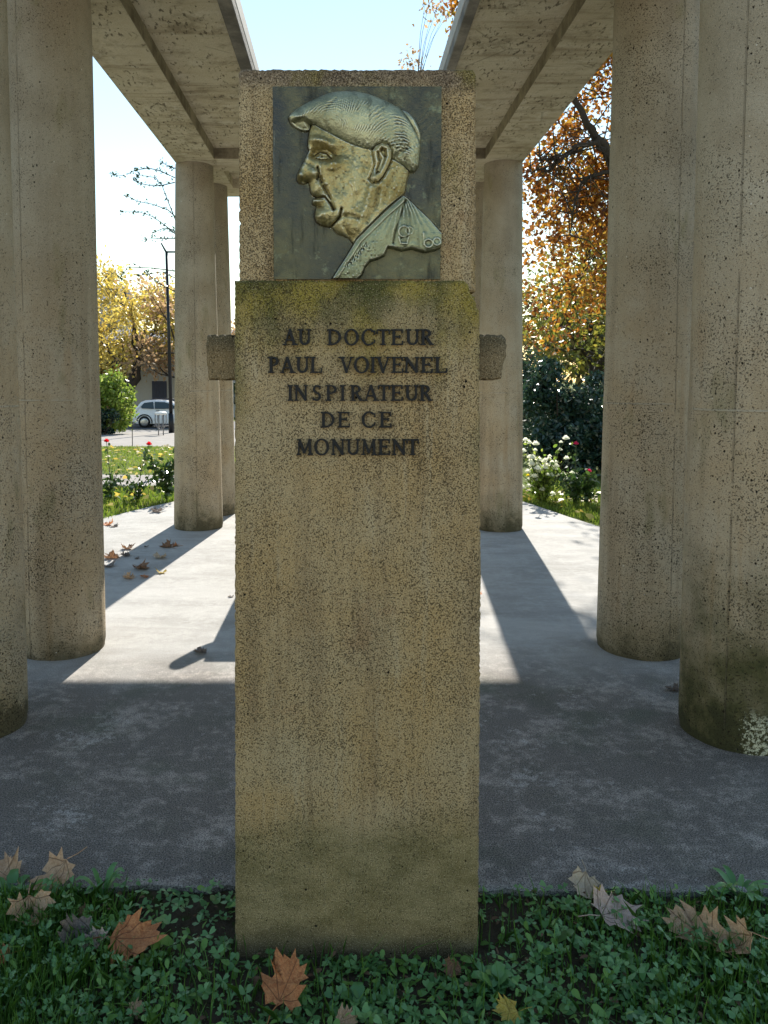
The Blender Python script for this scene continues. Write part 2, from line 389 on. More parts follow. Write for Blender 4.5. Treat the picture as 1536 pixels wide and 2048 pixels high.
# pale gravel path and the street behind the garden
def strip(name, mat, pts, dz):
    "sheet over the terrain; pts = list of (left, right) ground points"
    V = []; 
    for a, b in pts: V += [(a[0], a[1], terr(a[1]) + dz), (b[0], b[1], terr(b[1]) + dz)]
    Fq = [(2 * i, 2 * i + 1, 2 * i + 3, 2 * i + 2) for i in range(len(pts) - 1)]
    m = MB(); m.add(V, Fq); return tag(m.build(name, mat), kind='structure')
def gravel_mat():
    t = NT('pale_gravel'); b = t.mix(t.noise(60, 5, .75), (.34, .315, .29), (.56, .53, .50))
    b = t.mix(t.sm(t.noise(2.2, 5, .7), .55, .7, 0, .6), b, (.36, .27, .18))
    return t.done(t.bsdf(b, .95, t.bump(t.noise(90, 4), .01, .6), spec=.1))
M_GRAVEL = gravel_mat()
M_PATH = plain('grey_path_gravel', (.30, .275, .25), .95, spec=.1, var=.3, scale=3)
strip('path', M_PATH, [((-14, y + .35 * 4), (-1.5, y)) for y in (12.1, 12.8, 13.5, 14.0)], .006)
strip('forecourt', M_PATH, [((-30, 24.6), (1, 24.2)), ((-30, 30), (1, 30)), ((-30, 36), (1, 36)), ((-30, 41), (1, 41))], .006)
strip('bounce_ground', M_GRAVEL, [((-45, -70), (45, -70)), ((-45, -30), (45, -30)), ((-45, -8), (45, -8)), ((-45, -.6), (45, -.6))], .006)  # unseen pale ground added behind the camera to bounce fill onto the stele
M_ROAD = plain('asphalt', (.075, .075, .08), .9, var=.25, scale=3)
strip('road', M_ROAD, [((-60, 41.3), (40, 41.3)), ((-60, 50), (40, 50))], .01)

# ================================================================== COLONNADE
colo = empty('colonnade', (.04, 6.63, 0))
tag(colo, 'weathered concrete colonnade of round columns carrying an open ring of flat beams', 'colonnade')
def column(x, y, rb, rt, mat, ztop=3.87):
    m = MB(); n = 56; prof = []
    g = random.Random(int(x * 100 + y * 10))
    zs = [-.02, .015, .04] + [.04 + (ztop - .04) * i / 22 for i in range(1, 23)]
    vs = []; fs = []
    ph = [g.uniform(0, 6.28) for _ in range(4)]
    for z in zs:
        f = z / ztop; r = rb + (rt - rb) * f
        if z < .03: r -= .006
        for j in range(n):
            a = 2 * math.pi * j / n
            rr = r + .0018 * math.sin(3 * a + ph[0] + z) + .0015 * math.sin(7 * a + ph[1] + 2.3 * z) + (.0022 if z < 1.475 else 0)
            vs.append((rr * math.cos(a), rr * math.sin(a), z))
    for i in range(len(zs) - 1):
        for j in range(n): fs.append((i * n + j, i * n + (j + 1) % n, (i + 1) * n + (j + 1) % n, (i + 1) * n + j))
    m.add(vs, fs)
    o = m.build('column', mat, colo, smooth=True)
    o.location = (x - .04, y - 6.63, 0); return o
cols = [(-1.739, 3.62, .247, .240, dict(moss=.55, moss_h=.5, seed=1, seam=(-.75,))),
        (-1.692, 4.71, .246, .233, dict(moss=.15, moss_h=.2, seed=2, seam=(-2.02,))),
        (-1.597, 8.65, .262, .198, dict(moss=.45, moss_h=.3, seed=3, seam=(-1.45,))),
        (-1.575, 9.55, .258, .195, dict(moss=.3, moss_h=.3, seed=4, seam=(2.,))),
        (1.797, 3.56, .25, .246, dict(moss=1.0, moss_h=.62, seed=5, seam=(-2.25,), lichen=True)),
        (1.777, 4.71, .252, .234, dict(moss=.5, moss_h=.22, seed=6, seam=(-1.28,))),
        (1.662, 8.58, .256, .198, dict(moss=.6, moss_h=.3, seed=7, seam=(.3,))),
        (1.63, 9.5, .256, .196, dict(moss=.4, moss_h=.3, seed=8, seam=(.9,)))]
for x, y, rb, rt, kw in cols:
    column(x, y, rb, rt, column_mat('column_concrete', **kw))

# ring of beams: soffit band over the columns, raised soffit towards the opening, rim and fascia
H, H2, HT = 3.86, 3.97, 4.15
XO0, XO1, XB0, XB1 = -1.765, 1.847, -1.345, 1.44     # outer edge / inner edge of the low band
XI0, XI1, XR0, XR1 = -.80, .845, -.705, .77           # raised soffit ends, rim ends
YO0, YO1, YB0, YB1 = 3.2, 10.06, 4.80, 8.37
YI0, YI1, YR0, YR1 = 4.90, 7.83, 4.99, 7.73
def frame(m, ox0, ox1, oy0, oy1, ix0, ix1, iy0, iy1, z0, z1):
    for a in ((ox0, ox1, oy0, iy0), (ox0, ox1, iy1, oy1), (ox0, ix0, iy0, iy1), (ix1, ox1, iy0, iy1)):
        m.box(a[0], a[1], a[2], a[3], z0, z1)
def frame_ring(m, O, I, z0, z1):
    "rectangular ring as one closed shell"
    (ax, bx, ay, by), (cx, dx, cy, dy) = O, I
    o = [(ax, ay), (bx, ay), (bx, by), (ax, by)]; i = [(cx, cy), (dx, cy), (dx, dy), (cx, dy)]
    vs = [(*p, z0) for p in o] + [(*p, z0) for p in i] + [(*p, z1) for p in o] + [(*p, z1) for p in i]; fs = []
    for k in range(4):
        l = (k + 1) % 4
        fs += [(k, k + 4, l + 4, l), (k + 8, l + 8, l + 12, k + 12), (k, l, l + 8, k + 8), (k + 4, k + 12, l + 12, l + 4)]
    return m.add(vs, fs)
# low band: outer ring with a coffer between each pair of columns (front and rear)
lb = MB()
ccx0, ccx1 = -1.38, 1.47
lb.box(XO0, XB0, YO0, YO1, H, H2 + .002)            # left side strip
lb.box(XB1, XO1, YO0, YO1, H, H2 + .002)            # right side strip
for (ya, yb) in ((YO0, 3.64), (4.47, YB0), (YB1, 8.84), (9.62, YO1)):
    lb.box(XB0, XB1, ya, yb, H, H2 + .002)
lb.box(XB0, ccx0 + .06, 8.84, 9.62, H + .001, H2); lb.box(ccx1 - .06, XB1, 8.84, 9.62, H + .001, H2)
lb.build('beam_band', M_BEAM, colo).location = (-.04, -6.63, 0)
def step_shade_mat():
    t = NT('step_face_shade'); b = t.mix(t.sm(t.noise(3, 7, .75), .32, .66), (.15, .125, .085), (.36, .31, .215))
    return t.done(t.bsdf(b, .9, t.bump(t.noise(30, 6, .75), .008, .8), spec=.15))
M_STEP_SHADE = step_shade_mat()
dg = MB()  # thin dark strips added on the band's step faces to paint in their shade
dg.box(XB0 - .001, XB0 + .004, YB0, YB1, H + .004, H2); dg.box(XB1 - .004, XB1 + .001, YB0, YB1, H + .004, H2); dg.box(XB0 + .004, XB1 - .004, YB1 - .004, YB1 + .001, H + .004, H2)
dg.build('step_shade', M_STEP_SHADE, colo).location = (-.04, -6.63, 0)
sl = MB(); frame_ring(sl, (XO0, XO1, YO0, YO1), (XI0, XI1, YI0, YI1), H2, HT - .01)
sl.build('soffit_slab', M_BEAM, colo).location = (-.04, -6.63, 0)
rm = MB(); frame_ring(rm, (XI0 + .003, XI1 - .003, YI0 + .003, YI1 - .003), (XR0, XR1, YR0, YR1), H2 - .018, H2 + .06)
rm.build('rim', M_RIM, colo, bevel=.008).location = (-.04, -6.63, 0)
fs_ = MB(); frame_ring(fs_, (XI0 + .003, XI1 - .003, YI0 + .003, YI1 - .003), (XR0 + .002, XR1 - .002, YR0 + .002, YR1 - .002), H2 + .06, HT)
fs_.build('fascia', M_FASCIA, colo, bevel=.006).location = (-.04, -6.63, 0)

# ================================================================== MEMORIAL STELE
SY, SK = 2.16, 2.16 / 2.27
stele = empty('memorial_stele', (.035, SY + .13, -.03))
tag(stele, 'tall rough concrete stele with a bronze portrait plaque and raised dark lettering', 'memorial stele')
SO = Vector((.035, SY + .13, -.03))
def real(o): return [(x * SK, 1.6 + (z - 1.6) * SK) for x, z in o]      # outline in metres on the stele's own plane
def stele_part(m, name, mat, **kw):
    o = m.build(name, mat, stele, **kw); o.location = -SO; return o
def rough_edge_slab(outline, y0, y1, step=.007, amp=.0010, seed=1, front=None):
    "slab with chipped, slightly ragged outline: outline (x,z) counter-clockwise"
    g = random.Random(seed); pts = []
    for i in range(len(outline)):
        a = Vector(outline[i]); b = Vector(outline[(i + 1) % len(outline)]); L = (b - a).length; n = max(1, int(L / step))
        nrm = Vector((b.y - a.y, a.x - b.x)).normalized()
        for k in range(n):
            p = a.lerp(b, k / n); j = g.gauss(0, amp) - (abs(g.gauss(0, amp * 1.6)) if g.random() < .12 else 0)
            pts.append(tuple(p + nrm * min(j, amp)))
    n = len(pts); c = Vector((sum(p[0] for p in pts) / n, sum(p[1] for p in pts) / n))
    def inset(d): return [((p[0] + (c.x - p[0]) * d / max(.001, abs(c.x - p[0]) + .02)), (p[1] + (c.y - p[1]) * d / max(.001, abs(c.y - p[1]) + .02))) for p in pts]
    ins = inset(.006)
    vs = [(x, y0, z) for x, z in ins] + [(x, y0 + .006 + g.uniform(-.002, .003), z) for x, z in pts] + [(x, y1, z) for x, z in pts]
    fs = [tuple(range(n)), tuple(range(3 * n - 1, 2 * n - 1, -1))]
    for r in range(2):
        for i in range(n): fs.append((r * n + i, (r + 1) * n + i, (r + 1) * n + (i + 1) % n, r * n + (i + 1) % n))
    m = MB(); m.add(vs, fs); return m
shaft_out = [(-.328, -.30), (.397, -.30), (.392, 1.0), (.379, 1.795), (.372, 1.806), (.366, 1.832), (.352, 1.842), (.347, 1.868), (.334, 1.879), (-.310, 1.879), (-.318, 1.0)]
stele_part(rough_edge_slab(real(shaft_out), SY, SY + .29, seed=3), 'shaft', M_SHAFT)
BY = SY + .018
block_out = [(-.300, 1.85), (.371, 1.85), (.365, 2.452), (.357, 2.464), (-.290, 2.464), (-.297, 2.455)]
stele_part(rough_edge_slab(real(block_out), BY, BY + .22, seed=8), 'upper_block', M_BLOCK)
bar_out = [(-.400, 1.606), (-.396, 1.6), (.44, 1.6), (.453, 1.604), (.458, 1.62), (.461, 1.65), (.470, 1.672), (.471, 1.70), (.466, 1.722), (.455, 1.731), (-.399, 1.731), (-.403, 1.726), (-.402, 1.66)]
stele_part(rough_edge_slab(real(bar_out), SY + .06, SY + .23, seed=11, amp=.0014), 'crossbar', M_BAR)

# ---- raised bronze letters, drawn stroke by stroke
M_LETTER = plain('dark_bronze_letters', (.006, .007, .009), .5, spec=.25, var=.4, scale=60)
PXM = .00045                                      # metres per crop unit
def crop2(cx, cy):
    p = at(460 + cx / 3.012, 560 + cy / 3.012, SY); return p.x, p.z
class Pen:
    def __init__(s, x, z, w, h): s.m = MB(); s.x = x; s.z = z; s.w = w; s.h = h; s.k = 0
    def P(s, u, v): return Vector((s.x + u * s.w, s.z + v * s.h))
    def poly(s, pts):
        y0 = SY - .011 - .00025 * s.k; s.k += 1
        a = sum(pts[i].x * pts[(i + 1) % len(pts)].y - pts[(i + 1) % len(pts)].x * pts[i].y for i in range(len(pts)))
        if a < 0: pts = pts[::-1]
        s.m.prism_y([(p.x, p.y) for p in pts], y0, SY + .002 + .0003 * s.k)
    def bar(s, a, b, t):
        a = s.P(*a); b = s.P(*b); d = (b - a).normalized(); n = Vector((-d.y, d.x)) * t / 2
        s.poly([a + n, b + n, b - n, a - n])
    def serif(s, u, v, width):                     # small horizontal foot
        c = s.P(u, v); t = .0036; z0 = c.y if v < .5 else c.y - t
        s.poly([Vector((c.x - width / 2, z0)), Vector((c.x + width / 2, z0)), Vector((c.x + width / 2 - .001, z0 + t)), Vector((c.x - width / 2 + .001, z0 + t))])
    def vserif(s, u, v, hh):
        c = s.P(u, v); t = .0034; s.poly([Vector((c.x - t / 2, c.y - hh / 2)), Vector((c.x + t / 2, c.y - hh / 2)), Vector((c.x + t / 2, c.y + hh / 2)), Vector((c.x - t / 2, c.y + hh / 2))])
    def arc(s, cu, cv, ru, rv, a0, a1, tside, ttop, n=12):
        ps = []
        for i in range(n + 1):
            a = R(a0 + (a1 - a0) * i / n); ct, st = math.cos(a), math.sin(a)
            c = s.P(cu, cv); rx = ru * s.w; rz = rv * s.h
            ps.append((Vector((c.x + rx * ct, c.y + rz * st)), Vector((c.x + (rx - tside) * ct, c.y + (rz - ttop) * st))))
        y0 = SY - .011 - .00025 * s.k; y1 = SY + .002 + .0003 * s.k; s.k += 1
        for i in range(n):
            q = [ps[i][0], ps[i + 1][0], ps[i + 1][1], ps[i][1]]
            if a1 < a0: q = q[::-1]
            k = len(s.m.v)
            s.m.v += [(p.x, y0, p.y) for p in q] + [(p.x, y1, p.y) for p in q]
            s.m.f += [(k, k + 1, k + 2, k + 3), (k, k + 4, k + 5, k + 1), (k + 2, k + 6, k + 7, k + 3)]
            if i == 0: s.m.f.append((k + 3, k + 7, k + 4, k))
            if i == n - 1: s.m.f.append((k + 1, k + 5, k + 6, k + 2))
TK, TN = .0075, .0040
def letter(ch, x, z, w, h):
    p = Pen(x, z, w, h); e = TK / 2 / w; sw = .0155
    if ch == 'A':
        p.bar((.12, 0), (.5, 1), TN); p.bar((.86, 0), (.47, 1), TK); p.bar((.2, .32), (.8, .32), TN); p.serif(.12, 0, .012); p.serif(.86, 0, .017)
    elif ch == 'U':
        p.bar((.2, 1), (.2, .3), TK); p.bar((.84, 1), (.84, .3), TN + .001); p.arc(.51, .34, .41, .34, 180, 360, TK * .95, TN + .001); p.serif(.2, 1, sw); p.serif(.84, 1, .013)
    elif ch == 'D':
        p.bar((.2, 0), (.2, 1), TK); p.arc(.32, .5, .66, .5, -90, 90, TK, TN); p.bar((.1, .5 - .5 + .04), (.36, .04), TN); p.bar((.1, .96), (.36, .96), TN); p.serif(.2, 0, sw); p.serif(.2, 1, sw)
    elif ch == 'O':
        p.arc(.5, .5, .5, .53, 0, 360, TK, TN, 26)
    elif ch == 'C':
        p.arc(.53, .5, .52, .53, 42, 318, TK, TN, 22); p.vserif(.93, .78, .011); p.vserif(.93, .24, .009)
    elif ch == 'T':
        p.bar((.5, 0), (.5, 1), TK); p.bar((.03, .95), (.97, .95), TN); p.serif(.5, 0, sw); p.vserif(.05, .84, .011); p.vserif(.95, .84, .011)
    elif ch == 'E':
        p.bar((.24, 0), (.24, 1), TK); p.bar((.1, .05), (.95, .05), TN); p.bar((.1, .95), (.92, .95), TN); p.bar((.24, .52), (.72, .52), TN)
        p.vserif(.95, .14, .011); p.vserif(.92, .86, .011); p.vserif(.72, .52, .009); p.serif(.24, 0, sw); p.serif(.24, 1, sw)
    elif ch == 'R':
        p.bar((.22, 0), (.22, 1), TK); p.arc(.42, .74, .42, .26, -90, 90, TK, TN); p.bar((.15, .95), (.46, .95), TN); p.bar((.22, .5), (.46, .5), TN)
        p.bar((.48, .5), (.86, .02), TK); p.serif(.22, 0, sw); p.serif(.9, 0, .012); p.serif(.22, 1, sw)
    elif ch == 'P':
        p.bar((.24, 0), (.24, 1), TK); p.arc(.44, .72, .46, .28, -90, 90, TK, TN); p.bar((.15, .95), (.48, .95), TN); p.bar((.24, .46), (.48, .46), TN); p.serif(.24, 0, sw); p.serif(.24, 1, sw)
    elif ch == 'L':
        p.bar((.24, 0), (.24, 1), TK); p.bar((.1, .05), (.95, .05), TN); p.vserif(.95, .16, .012); p.serif(.24, 1, sw); p.serif(.24, 0, sw)
    elif ch == 'V':
        p.bar((.14, 1), (.52, 0), TK); p.bar((.88, 1), (.5, 0), TN); p.serif(.14, 1, .017); p.serif(.88, 1, .012)
    elif ch == 'I':
        p.bar((.5, 0), (.5, 1), TK); p.serif(.5, 0, .015); p.serif(.5, 1, .015)
    elif ch == 'N':
        p.bar((.16, 0), (.16, 1), TN + .001); p.bar((.86, 0), (.86, 1), TN + .001); p.bar((.13, .98), (.88, .03), TK); p.serif(.16, 0, .012); p.serif(.86, 1, .012); p.serif(.12, 1, .010)
    elif ch == 'M':
        p.bar((.13, 0), (.17, 1), TN); p.bar((.87, 0), (.83, 1), TK); p.bar((.17, 1), (.5, .12), TK * .9); p.bar((.83, 1), (.5, .12), TN); p.serif(.13, 0, .012); p.serif(.87, 0, .015); p.serif(.14, 1, .010); p.serif(.86, 1, .011)
    elif ch == 'S':
        p.arc(.5, .73, .40, .27, 35, 270, TK * .85, TN + .0008); p.arc(.5, .27, .44, .28, 90, -145, -0 + TK * .85, TN + .0008); p.vserif(.84, .85, .010); p.vserif(.13, .15, .010)
    return p.m
ROWS = [(297, 393, [('A', 322, 402), ('U', 412, 488), ('D', 585, 672), ('O', 687, 776), ('C', 790, 876), ('T', 882, 962), ('E', 968, 1042), ('U', 1056, 1140), ('R', 1144, 1222)]),
        (463, 560, [('P', 232, 302), ('A', 305, 388), ('U', 398, 476), ('L', 482, 555), ('V', 662, 742), ('O', 746, 838), ('I', 846, 876), ('V', 880, 964), ('E', 970, 1042), ('N', 1048, 1136), ('E', 1146, 1220), ('L', 1228, 1308)]),
        (632, 728, [('I', 346, 382), ('N', 388, 468), ('S', 494, 552), ('P', 574, 652), ('I', 664, 694), ('R', 722, 800), ('A', 806, 892), ('T', 890, 962), ('E', 966, 1040), ('U', 1052, 1132), ('R', 1140, 1214)]),
        (793, 888, [('D', 546, 632), ('E', 646, 722), ('C', 792, 878), ('E', 898, 972)]),
        (957, 1053, [('M', 402, 496), ('O', 508, 598), ('N', 610, 690), ('U', 700, 782), ('M', 792, 880), ('E', 890, 964), ('N', 976, 1058), ('T', 1062, 1136)])]
for top, bot, chars in ROWS:
    for ch, x0, x1 in chars:
        a = crop2(x0, bot); b = crop2(x1, top)
        o = letter(ch, a[0], a[1], b[0] - a[0], b[1] - a[1]).build('letter', M_LETTER, stele); o.location = -SO

# ---- bronze plaque: a bas-relief of a man in a flat cap, modelled as a height field
def bronze_mat(name, kind):
    t = NT(name)
    n1 = t.noise(9, 5, .65); n2 = t.noise(1, 5, .65, t.map((38, 38, 7)))
    geo = t.n('ShaderNodeNewGeometry'); pt = geo.outputs['Pointiness']
    if kind == 'panel': a, b = (.045, .046, .036), (.135, .128, .075)
    elif kind == 'jacket': a, b = (.15, .165, .10), (.34, .36, .22)
    elif kind == 'cap': a, b = (.22, .22, .13), (.50, .49, .30)
    else: a, b = (.26, .205, .075), (.56, .49, .25)
    c = t.mix(t.sm(n1, .3, .7), a, b)
    if kind == 'panel':
        x, y, z = t.xyz(); big = t.noise(4.5, 4, .6)
        c = t.mix(t.sm(big, .30, .7), (.062, .066, .064), c); c = t.mix(t.sm(t.noise(3, 6, .65, t.map(loc=(3, 3, 1))), .4, .8, 0, .55), c, (.15, .14, .065))
    c = t.mix(t.sm(n2, .52, .70, 0, .6), c, tuple(x * .45 for x in a))
    c = t.mix(t.sm(t.noise(22, 5, .7, t.map(loc=(2, 4, 6))), .56, .70, 0, .55), c, (.24, .26, .16))
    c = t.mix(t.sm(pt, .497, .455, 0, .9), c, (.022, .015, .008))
    c = t.mix(t.sm(pt, .506, .54, 0, .75), c, (.66, .65, .52))  # raised edges worn pale, with highlights put into the colour
    h = t.math('ADD', t.noise(240, 4, .7), t.math('MULTIPLY', t.noise(70, 3, .6), 1.2))
    return t.done(t.bsdf(c, .29, t.bump(h, .0022, .8), metal=.8, spec=.5))

def relief():
    step = 3.0
    gx = np.arange(257, 1283, step); gy = np.arange(155, 1321, step)
    X, Y = np.meshgrid(gx, gy)
    g = np.random.default_rng(5)
    def vnoise(sc, seed):
        r = np.random.default_rng(seed); h = int(1200 / sc) + 4; w = int(1100 / sc) + 4; A = r.normal(size=(h, w))
        u = (X - 250) / sc; v = (Y - 150) / sc; i = u.astype(int); j = v.astype(int); fu = u - i; fv = v - j
        fu = fu * fu * (3 - 2 * fu); fv = fv * fv * (3 - 2 * fv)
        return (A[j, i] * (1 - fu) + A[j, i + 1] * fu) * (1 - fv) + (A[j + 1, i] * (1 - fu) + A[j + 1, i + 1] * fu) * fv
    def sdist(poly):
        "distance inside the polygon (>0 inside)"
        P = np.array(poly, float); ins = np.zeros(X.shape, bool); D = np.full(X.shape, 1e9)
        for k in range(len(P)):
            (x0, y0), (x1, y1) = P[k], P[(k + 1) % len(P)]
            dx, dy = x1 - x0, y1 - y0; L = dx * dx + dy * dy + 1e-9
            t = np.clip(((X - x0) * dx + (Y - y0) * dy) / L, 0, 1)
            D = np.minimum(D, np.hypot(X - x0 - t * dx, Y - y0 - t * dy))
            if y0 != y1:
                c = ((y0 > Y) != (y1 > Y)) & (X < dx * (Y - y0) / (y1 - y0) + x0); ins ^= c
        return np.where(ins, D, -D)
    def ldist(pts):
        D = np.full(X.shape, 1e9)
        for (x0, y0), (x1, y1) in zip(pts[:-1], pts[1:]):
            dx, dy = x1 - x0, y1 - y0; L = dx * dx + dy * dy + 1e-9
            t = np.clip(((X - x0) * dx + (Y - y0) * dy) / L, 0, 1); D = np.minimum(D, np.hypot(X - x0 - t * dx, Y - y0 - t * dy))
        return D
    def G(x, y, sx, sy, amp, ang=0):
        a = R(ang); u = (X - x) * math.cos(a) + (Y - y) * math.sin(a); v = -(X - x) * math.sin(a) + (Y - y) * math.cos(a)
        return amp * np.exp(-(u / sx) ** 2 - (v / sy) ** 2)
    def groove(pts, w, amp): return amp * np.exp(-(ldist(pts) / w) ** 2)
    def smooth(x, a, b): t = np.clip((x - a) / (b - a), 0, 1); return t * t * (3 - 2 * t)
    def dome(d, Rr): t = np.clip(d / Rr, 0, 1); return np.sqrt(np.clip(1 - (1 - t) ** 2, 0, 1))
    cap = [(350, 345), (365, 322), (420, 283), (480, 248), (560, 213), (620, 194), (690, 187), (760, 190), (830, 204), (900, 228), (960, 255), (1020, 285),
           (1080, 320), (1120, 355), (1145, 400), (1156, 450), (1156, 520), (1150, 580), (1140, 640), (1115, 675), (1085, 674), (1050, 646), (1010, 625), (972, 606),
           (930, 570), (870, 556), (800, 545), (740, 524), (680, 495), (620, 464), (560, 430), (518, 400), (490, 396), (485, 425), (455, 430), (425, 425), (390, 407), (365, 382)]
    face = [(520, 330), (478, 420), (470, 480), (466, 520), (474, 545), (462, 570), (445, 612), (422, 650), (402, 690), (398, 718), (412, 738), (440, 745), (470, 735), (478, 752),
            (482, 785), (494, 812), (520, 826), (497, 840), (494, 862), (518, 880), (513, 908), (509, 940), (520, 972), (545, 993), (590, 1004), (612, 1008), (648, 1045), (700, 1063),
            (722, 1075), (740, 1100), (770, 1120), (900, 1120), (1045, 830), (1060, 790), (1075, 720), (1088, 670), (1110, 500), (1000, 330)]
    ear = [(858, 556), (878, 527), (918, 508), (955, 520), (976, 556), (972, 610), (952, 660), (926, 710), (897, 744), (862, 747), (843, 726), (856, 690), (876, 640), (866, 596)]
    jack = [(1046, 812), (1082, 836), (1150, 900), (1222, 970), (1290, 1045), (1290, 1128), (1240, 1150), (1180, 1162), (1100, 1140), (1040, 1152), (985, 1135), (955, 1132), (938, 1180), (900, 1200),
            (850, 1216), (820, 1250), (800, 1300), (768, 1330), (606, 1330), (650, 1258), (720, 1148), (762, 1080), (850, 988), (950, 888)]
    dc, df, de, dj = sdist(cap), sdist(face), sdist(ear), sdist(jack)
    Hh = 12 + .55 * vnoise(150, 1) + .22 * vnoise(26, 2) + .12 * vnoise(9, 3)
    st = np.sin((X * .75 + Y * .66) / 4.6 + vnoise(60, 7)); Hh += .35 * st * np.exp(-((X - 1200) / 90) ** 2 - ((Y - 360) / 90) ** 2)
    Hh += .3 * np.sin(X / 6 + vnoise(40, 8) * 2) * np.exp(-((X - 300) / 50) ** 2 - ((Y - 620) / 180) ** 2)
    # slight raised border of the panel
    # face
    fh = 26 * dome(df, 150) + 3.5 * smooth(df, 0, 6)
    fh += G(520, 492, 52, 22, 7, 12) + G(600, 520, 60, 22, 4, 25)
    fh += G(560, 578, 66, 32, -13, 12) + G(500, 562, 26, 30, -6)
    fh += G(553, 583, 28, 17, 5.5, 10) + groove([(515, 570), (545, 556), (585, 568), (612, 600)], 5, -2.6) + groove([(520, 596), (550, 606), (590, 600)], 5, -2.2) + G(556, 583, 7, 7, -2.2)
    fh += groove([(535, 545), (590, 548), (640, 580)], 8, -2)
    fh += groove([(474, 545), (455, 610), (425, 690)], 22, 6.5) + G(428, 705, 26, 22, 6) + G(505, 692, 24, 24, 7.5) + groove([(530, 655), (540, 690), (528, 722)], 8, -4.5)
    fh += G(462, 730, 26, 9, -7, 0) + groove([(445, 610), (490, 640), (520, 660)], 12, -2)
    fh += G(630, 640, 60, 30, 5, -15) + groove([(545, 715), (562, 760), (596, 820), (628, 900)], 13, -6) + G(520, 770, 22, 36, 3.5)
    fh += groove([(484, 806), (522, 824), (574, 828), (606, 872), (622, 905)], 7, -6.5) + G(512, 852, 24, 14, 5) + G(535, 884, 26, 11, -4.5) + G(545, 945, 34, 40, 6.5) + G(600, 945, 34, 40, 3)
    fh += groove([(672, 905), (664, 945), (640, 975), (604, 1004)], 8, -7) + G(640, 770, 44, 66, -5.5, 15) + G(745, 720, 56, 110, 6.5, 8) + G(700, 870, 50, 80, 3) + G(660, 560, 50, 34, -4.5)
    fh += groove([(822, 650), (815, 760), (790, 850)], 26, -4) + groove([(700, 950), (690, 1000), (720, 1050)], 14, -3.5) + groove([(850, 780), (820, 900), (770, 1010)], 20, 4) + groove([(900, 790), (880, 880), (830, 980)], 14, -3.5)
    fh += groove([(985, 700), (960, 790), (930, 860)], 16, -2.5) + groove([(650, 960), (700, 940), (780, 960)], 12, -3)
    fh += .5 * vnoise(34, 11) + .35 * vnoise(14, 12) + .35 * np.sin((X * .8 - Y * .35) / 5 + 2 * vnoise(40, 13)) * np.exp(-((X - 720) / 60) ** 2 - ((Y - 760) / 90) ** 2)
    d0 = 26 * dome(df, 150) + 3.5 * smooth(df, 0, 6); fh = 1.12 * d0 + 1.45 * (fh - d0)
    Hm = np.where(df > 0, Hh + fh, Hh)
    # cap
    ch = 30 * dome(dc, 125) + 7.5 * smooth(dc, 0, 9) + G(760, 380, 190, 90, 4, 10) + G(520, 330, 80, 40, -3, -25)
    ch += groove([(1035, 305), (1085, 385), (1125, 450), (1150, 500)], 9, -4.5) + groove([(1060, 300), (1110, 380), (1140, 440)], 8, 2.5)
    ch += groove([(985, 600), (1040, 560), (1085, 530)], 14, -5) + groove([(600, 430), (560, 370), (590, 300), (640, 250)], 10, -1.6)
    und = [(362, 372), (400, 362), (455, 356), (500, 385), (488, 430), (440, 432), (390, 410)]
    ch -= 13 * smooth(sdist(und), -8, 22)
    dirn = np.arctan2(Y - 330, X - 700)
    hat = np.sin((X * np.cos(.45 + .5 * (X - 800) / 300) + Y * np.sin(.45 + .5 * (X - 800) / 300)) / 2.3 + 1.8 * vnoise(38, 21) + .7 * vnoise(14, 25))
    arcs = np.sin(np.hypot(X - 620, Y - 420) / 2.4 + 1.6 * vnoise(40, 22) + .7 * vnoise(14, 26))
    wmix = smooth(X, 560, 760); tex = hat * wmix + arcs * (1 - wmix)
    top = smooth(dc, 45, 75) * smooth(Y + (X - 700) * .05, 215, 260)
    lowc = smooth(Y, 440, 540)
    ch += tex * top * (.55 + .4 * vnoise(40, 23)) + lowc * .8 * vnoise(12, 24) * smooth(dc, 8, 25)
    Hm = np.where(dc > 0, Hh + ch, Hm)
    # ear
    eh = 8.5 * dome(de, 26) + 3 * smooth(de, 0, 5)
    conch = [(884, 566), (915, 536), (945, 548), (948, 590), (930, 640), (905, 690), (880, 700), (876, 665), (893, 622), (884, 590)]
    eh -= 10 * smooth(sdist(conch), -6, 16) ; eh += groove([(900, 560), (925, 600), (900, 670)], 9, 4.5) + G(872, 720, 22, 20, 3.5)
    Hm = np.where(de > 0, np.maximum(Hm, 34 + .0 * X) * 0 + 36 + eh, Hm)
    # groove round the ear
    Hm -= np.where((de <= 0) & (de > -14) & (df > 0), 5 * (1 + de / 14), 0)
    # jacket
    jh = 20 * smooth(dj, 0, 10) + 10 * dome(dj, 170)
    ap = (1046, 780); th = np.arctan2(X - ap[0], Y - ap[1]); rr = np.hypot(X - ap[0], Y - ap[1])
    lap = ldist([(1046, 812), (850, 988), (762, 1080), (606, 1320)])
    rib = np.sin(th * 46 + .7 * vnoise(60, 31)) * smooth(rr, 60, 110) * (1 - smooth(rr, 300, 360)) * smooth(lap, 46, 60)
    lowleft = smooth(1046 - X, 110, 160)
    jh += .65 * rib * (1 - .8 * lowleft) + .55 * vnoise(11, 32) * lowleft * smooth(lap, 45, 60)
    jh += 3.2 * (1 - smooth(lap, 34, 44)) * smooth(lap, 3, 12) + groove([(1060, 850), (1035, 930), (1000, 1040), (985, 1105)], 8, -3.5)
    ring = lambda x, y, r, a: a * np.exp(-((np.hypot(X - x, Y - y) - r) / 6) ** 2)
    jh += ring(1052, 1040, 32, 2.2) + ring(1085, 1035, 22, 1.6) + groove([(1020, 1075), (1030, 1110), (1070, 1112), (1080, 1070)], 6, 2.4) + groove([(1035, 1078), (1075, 1070)], 5, -2)
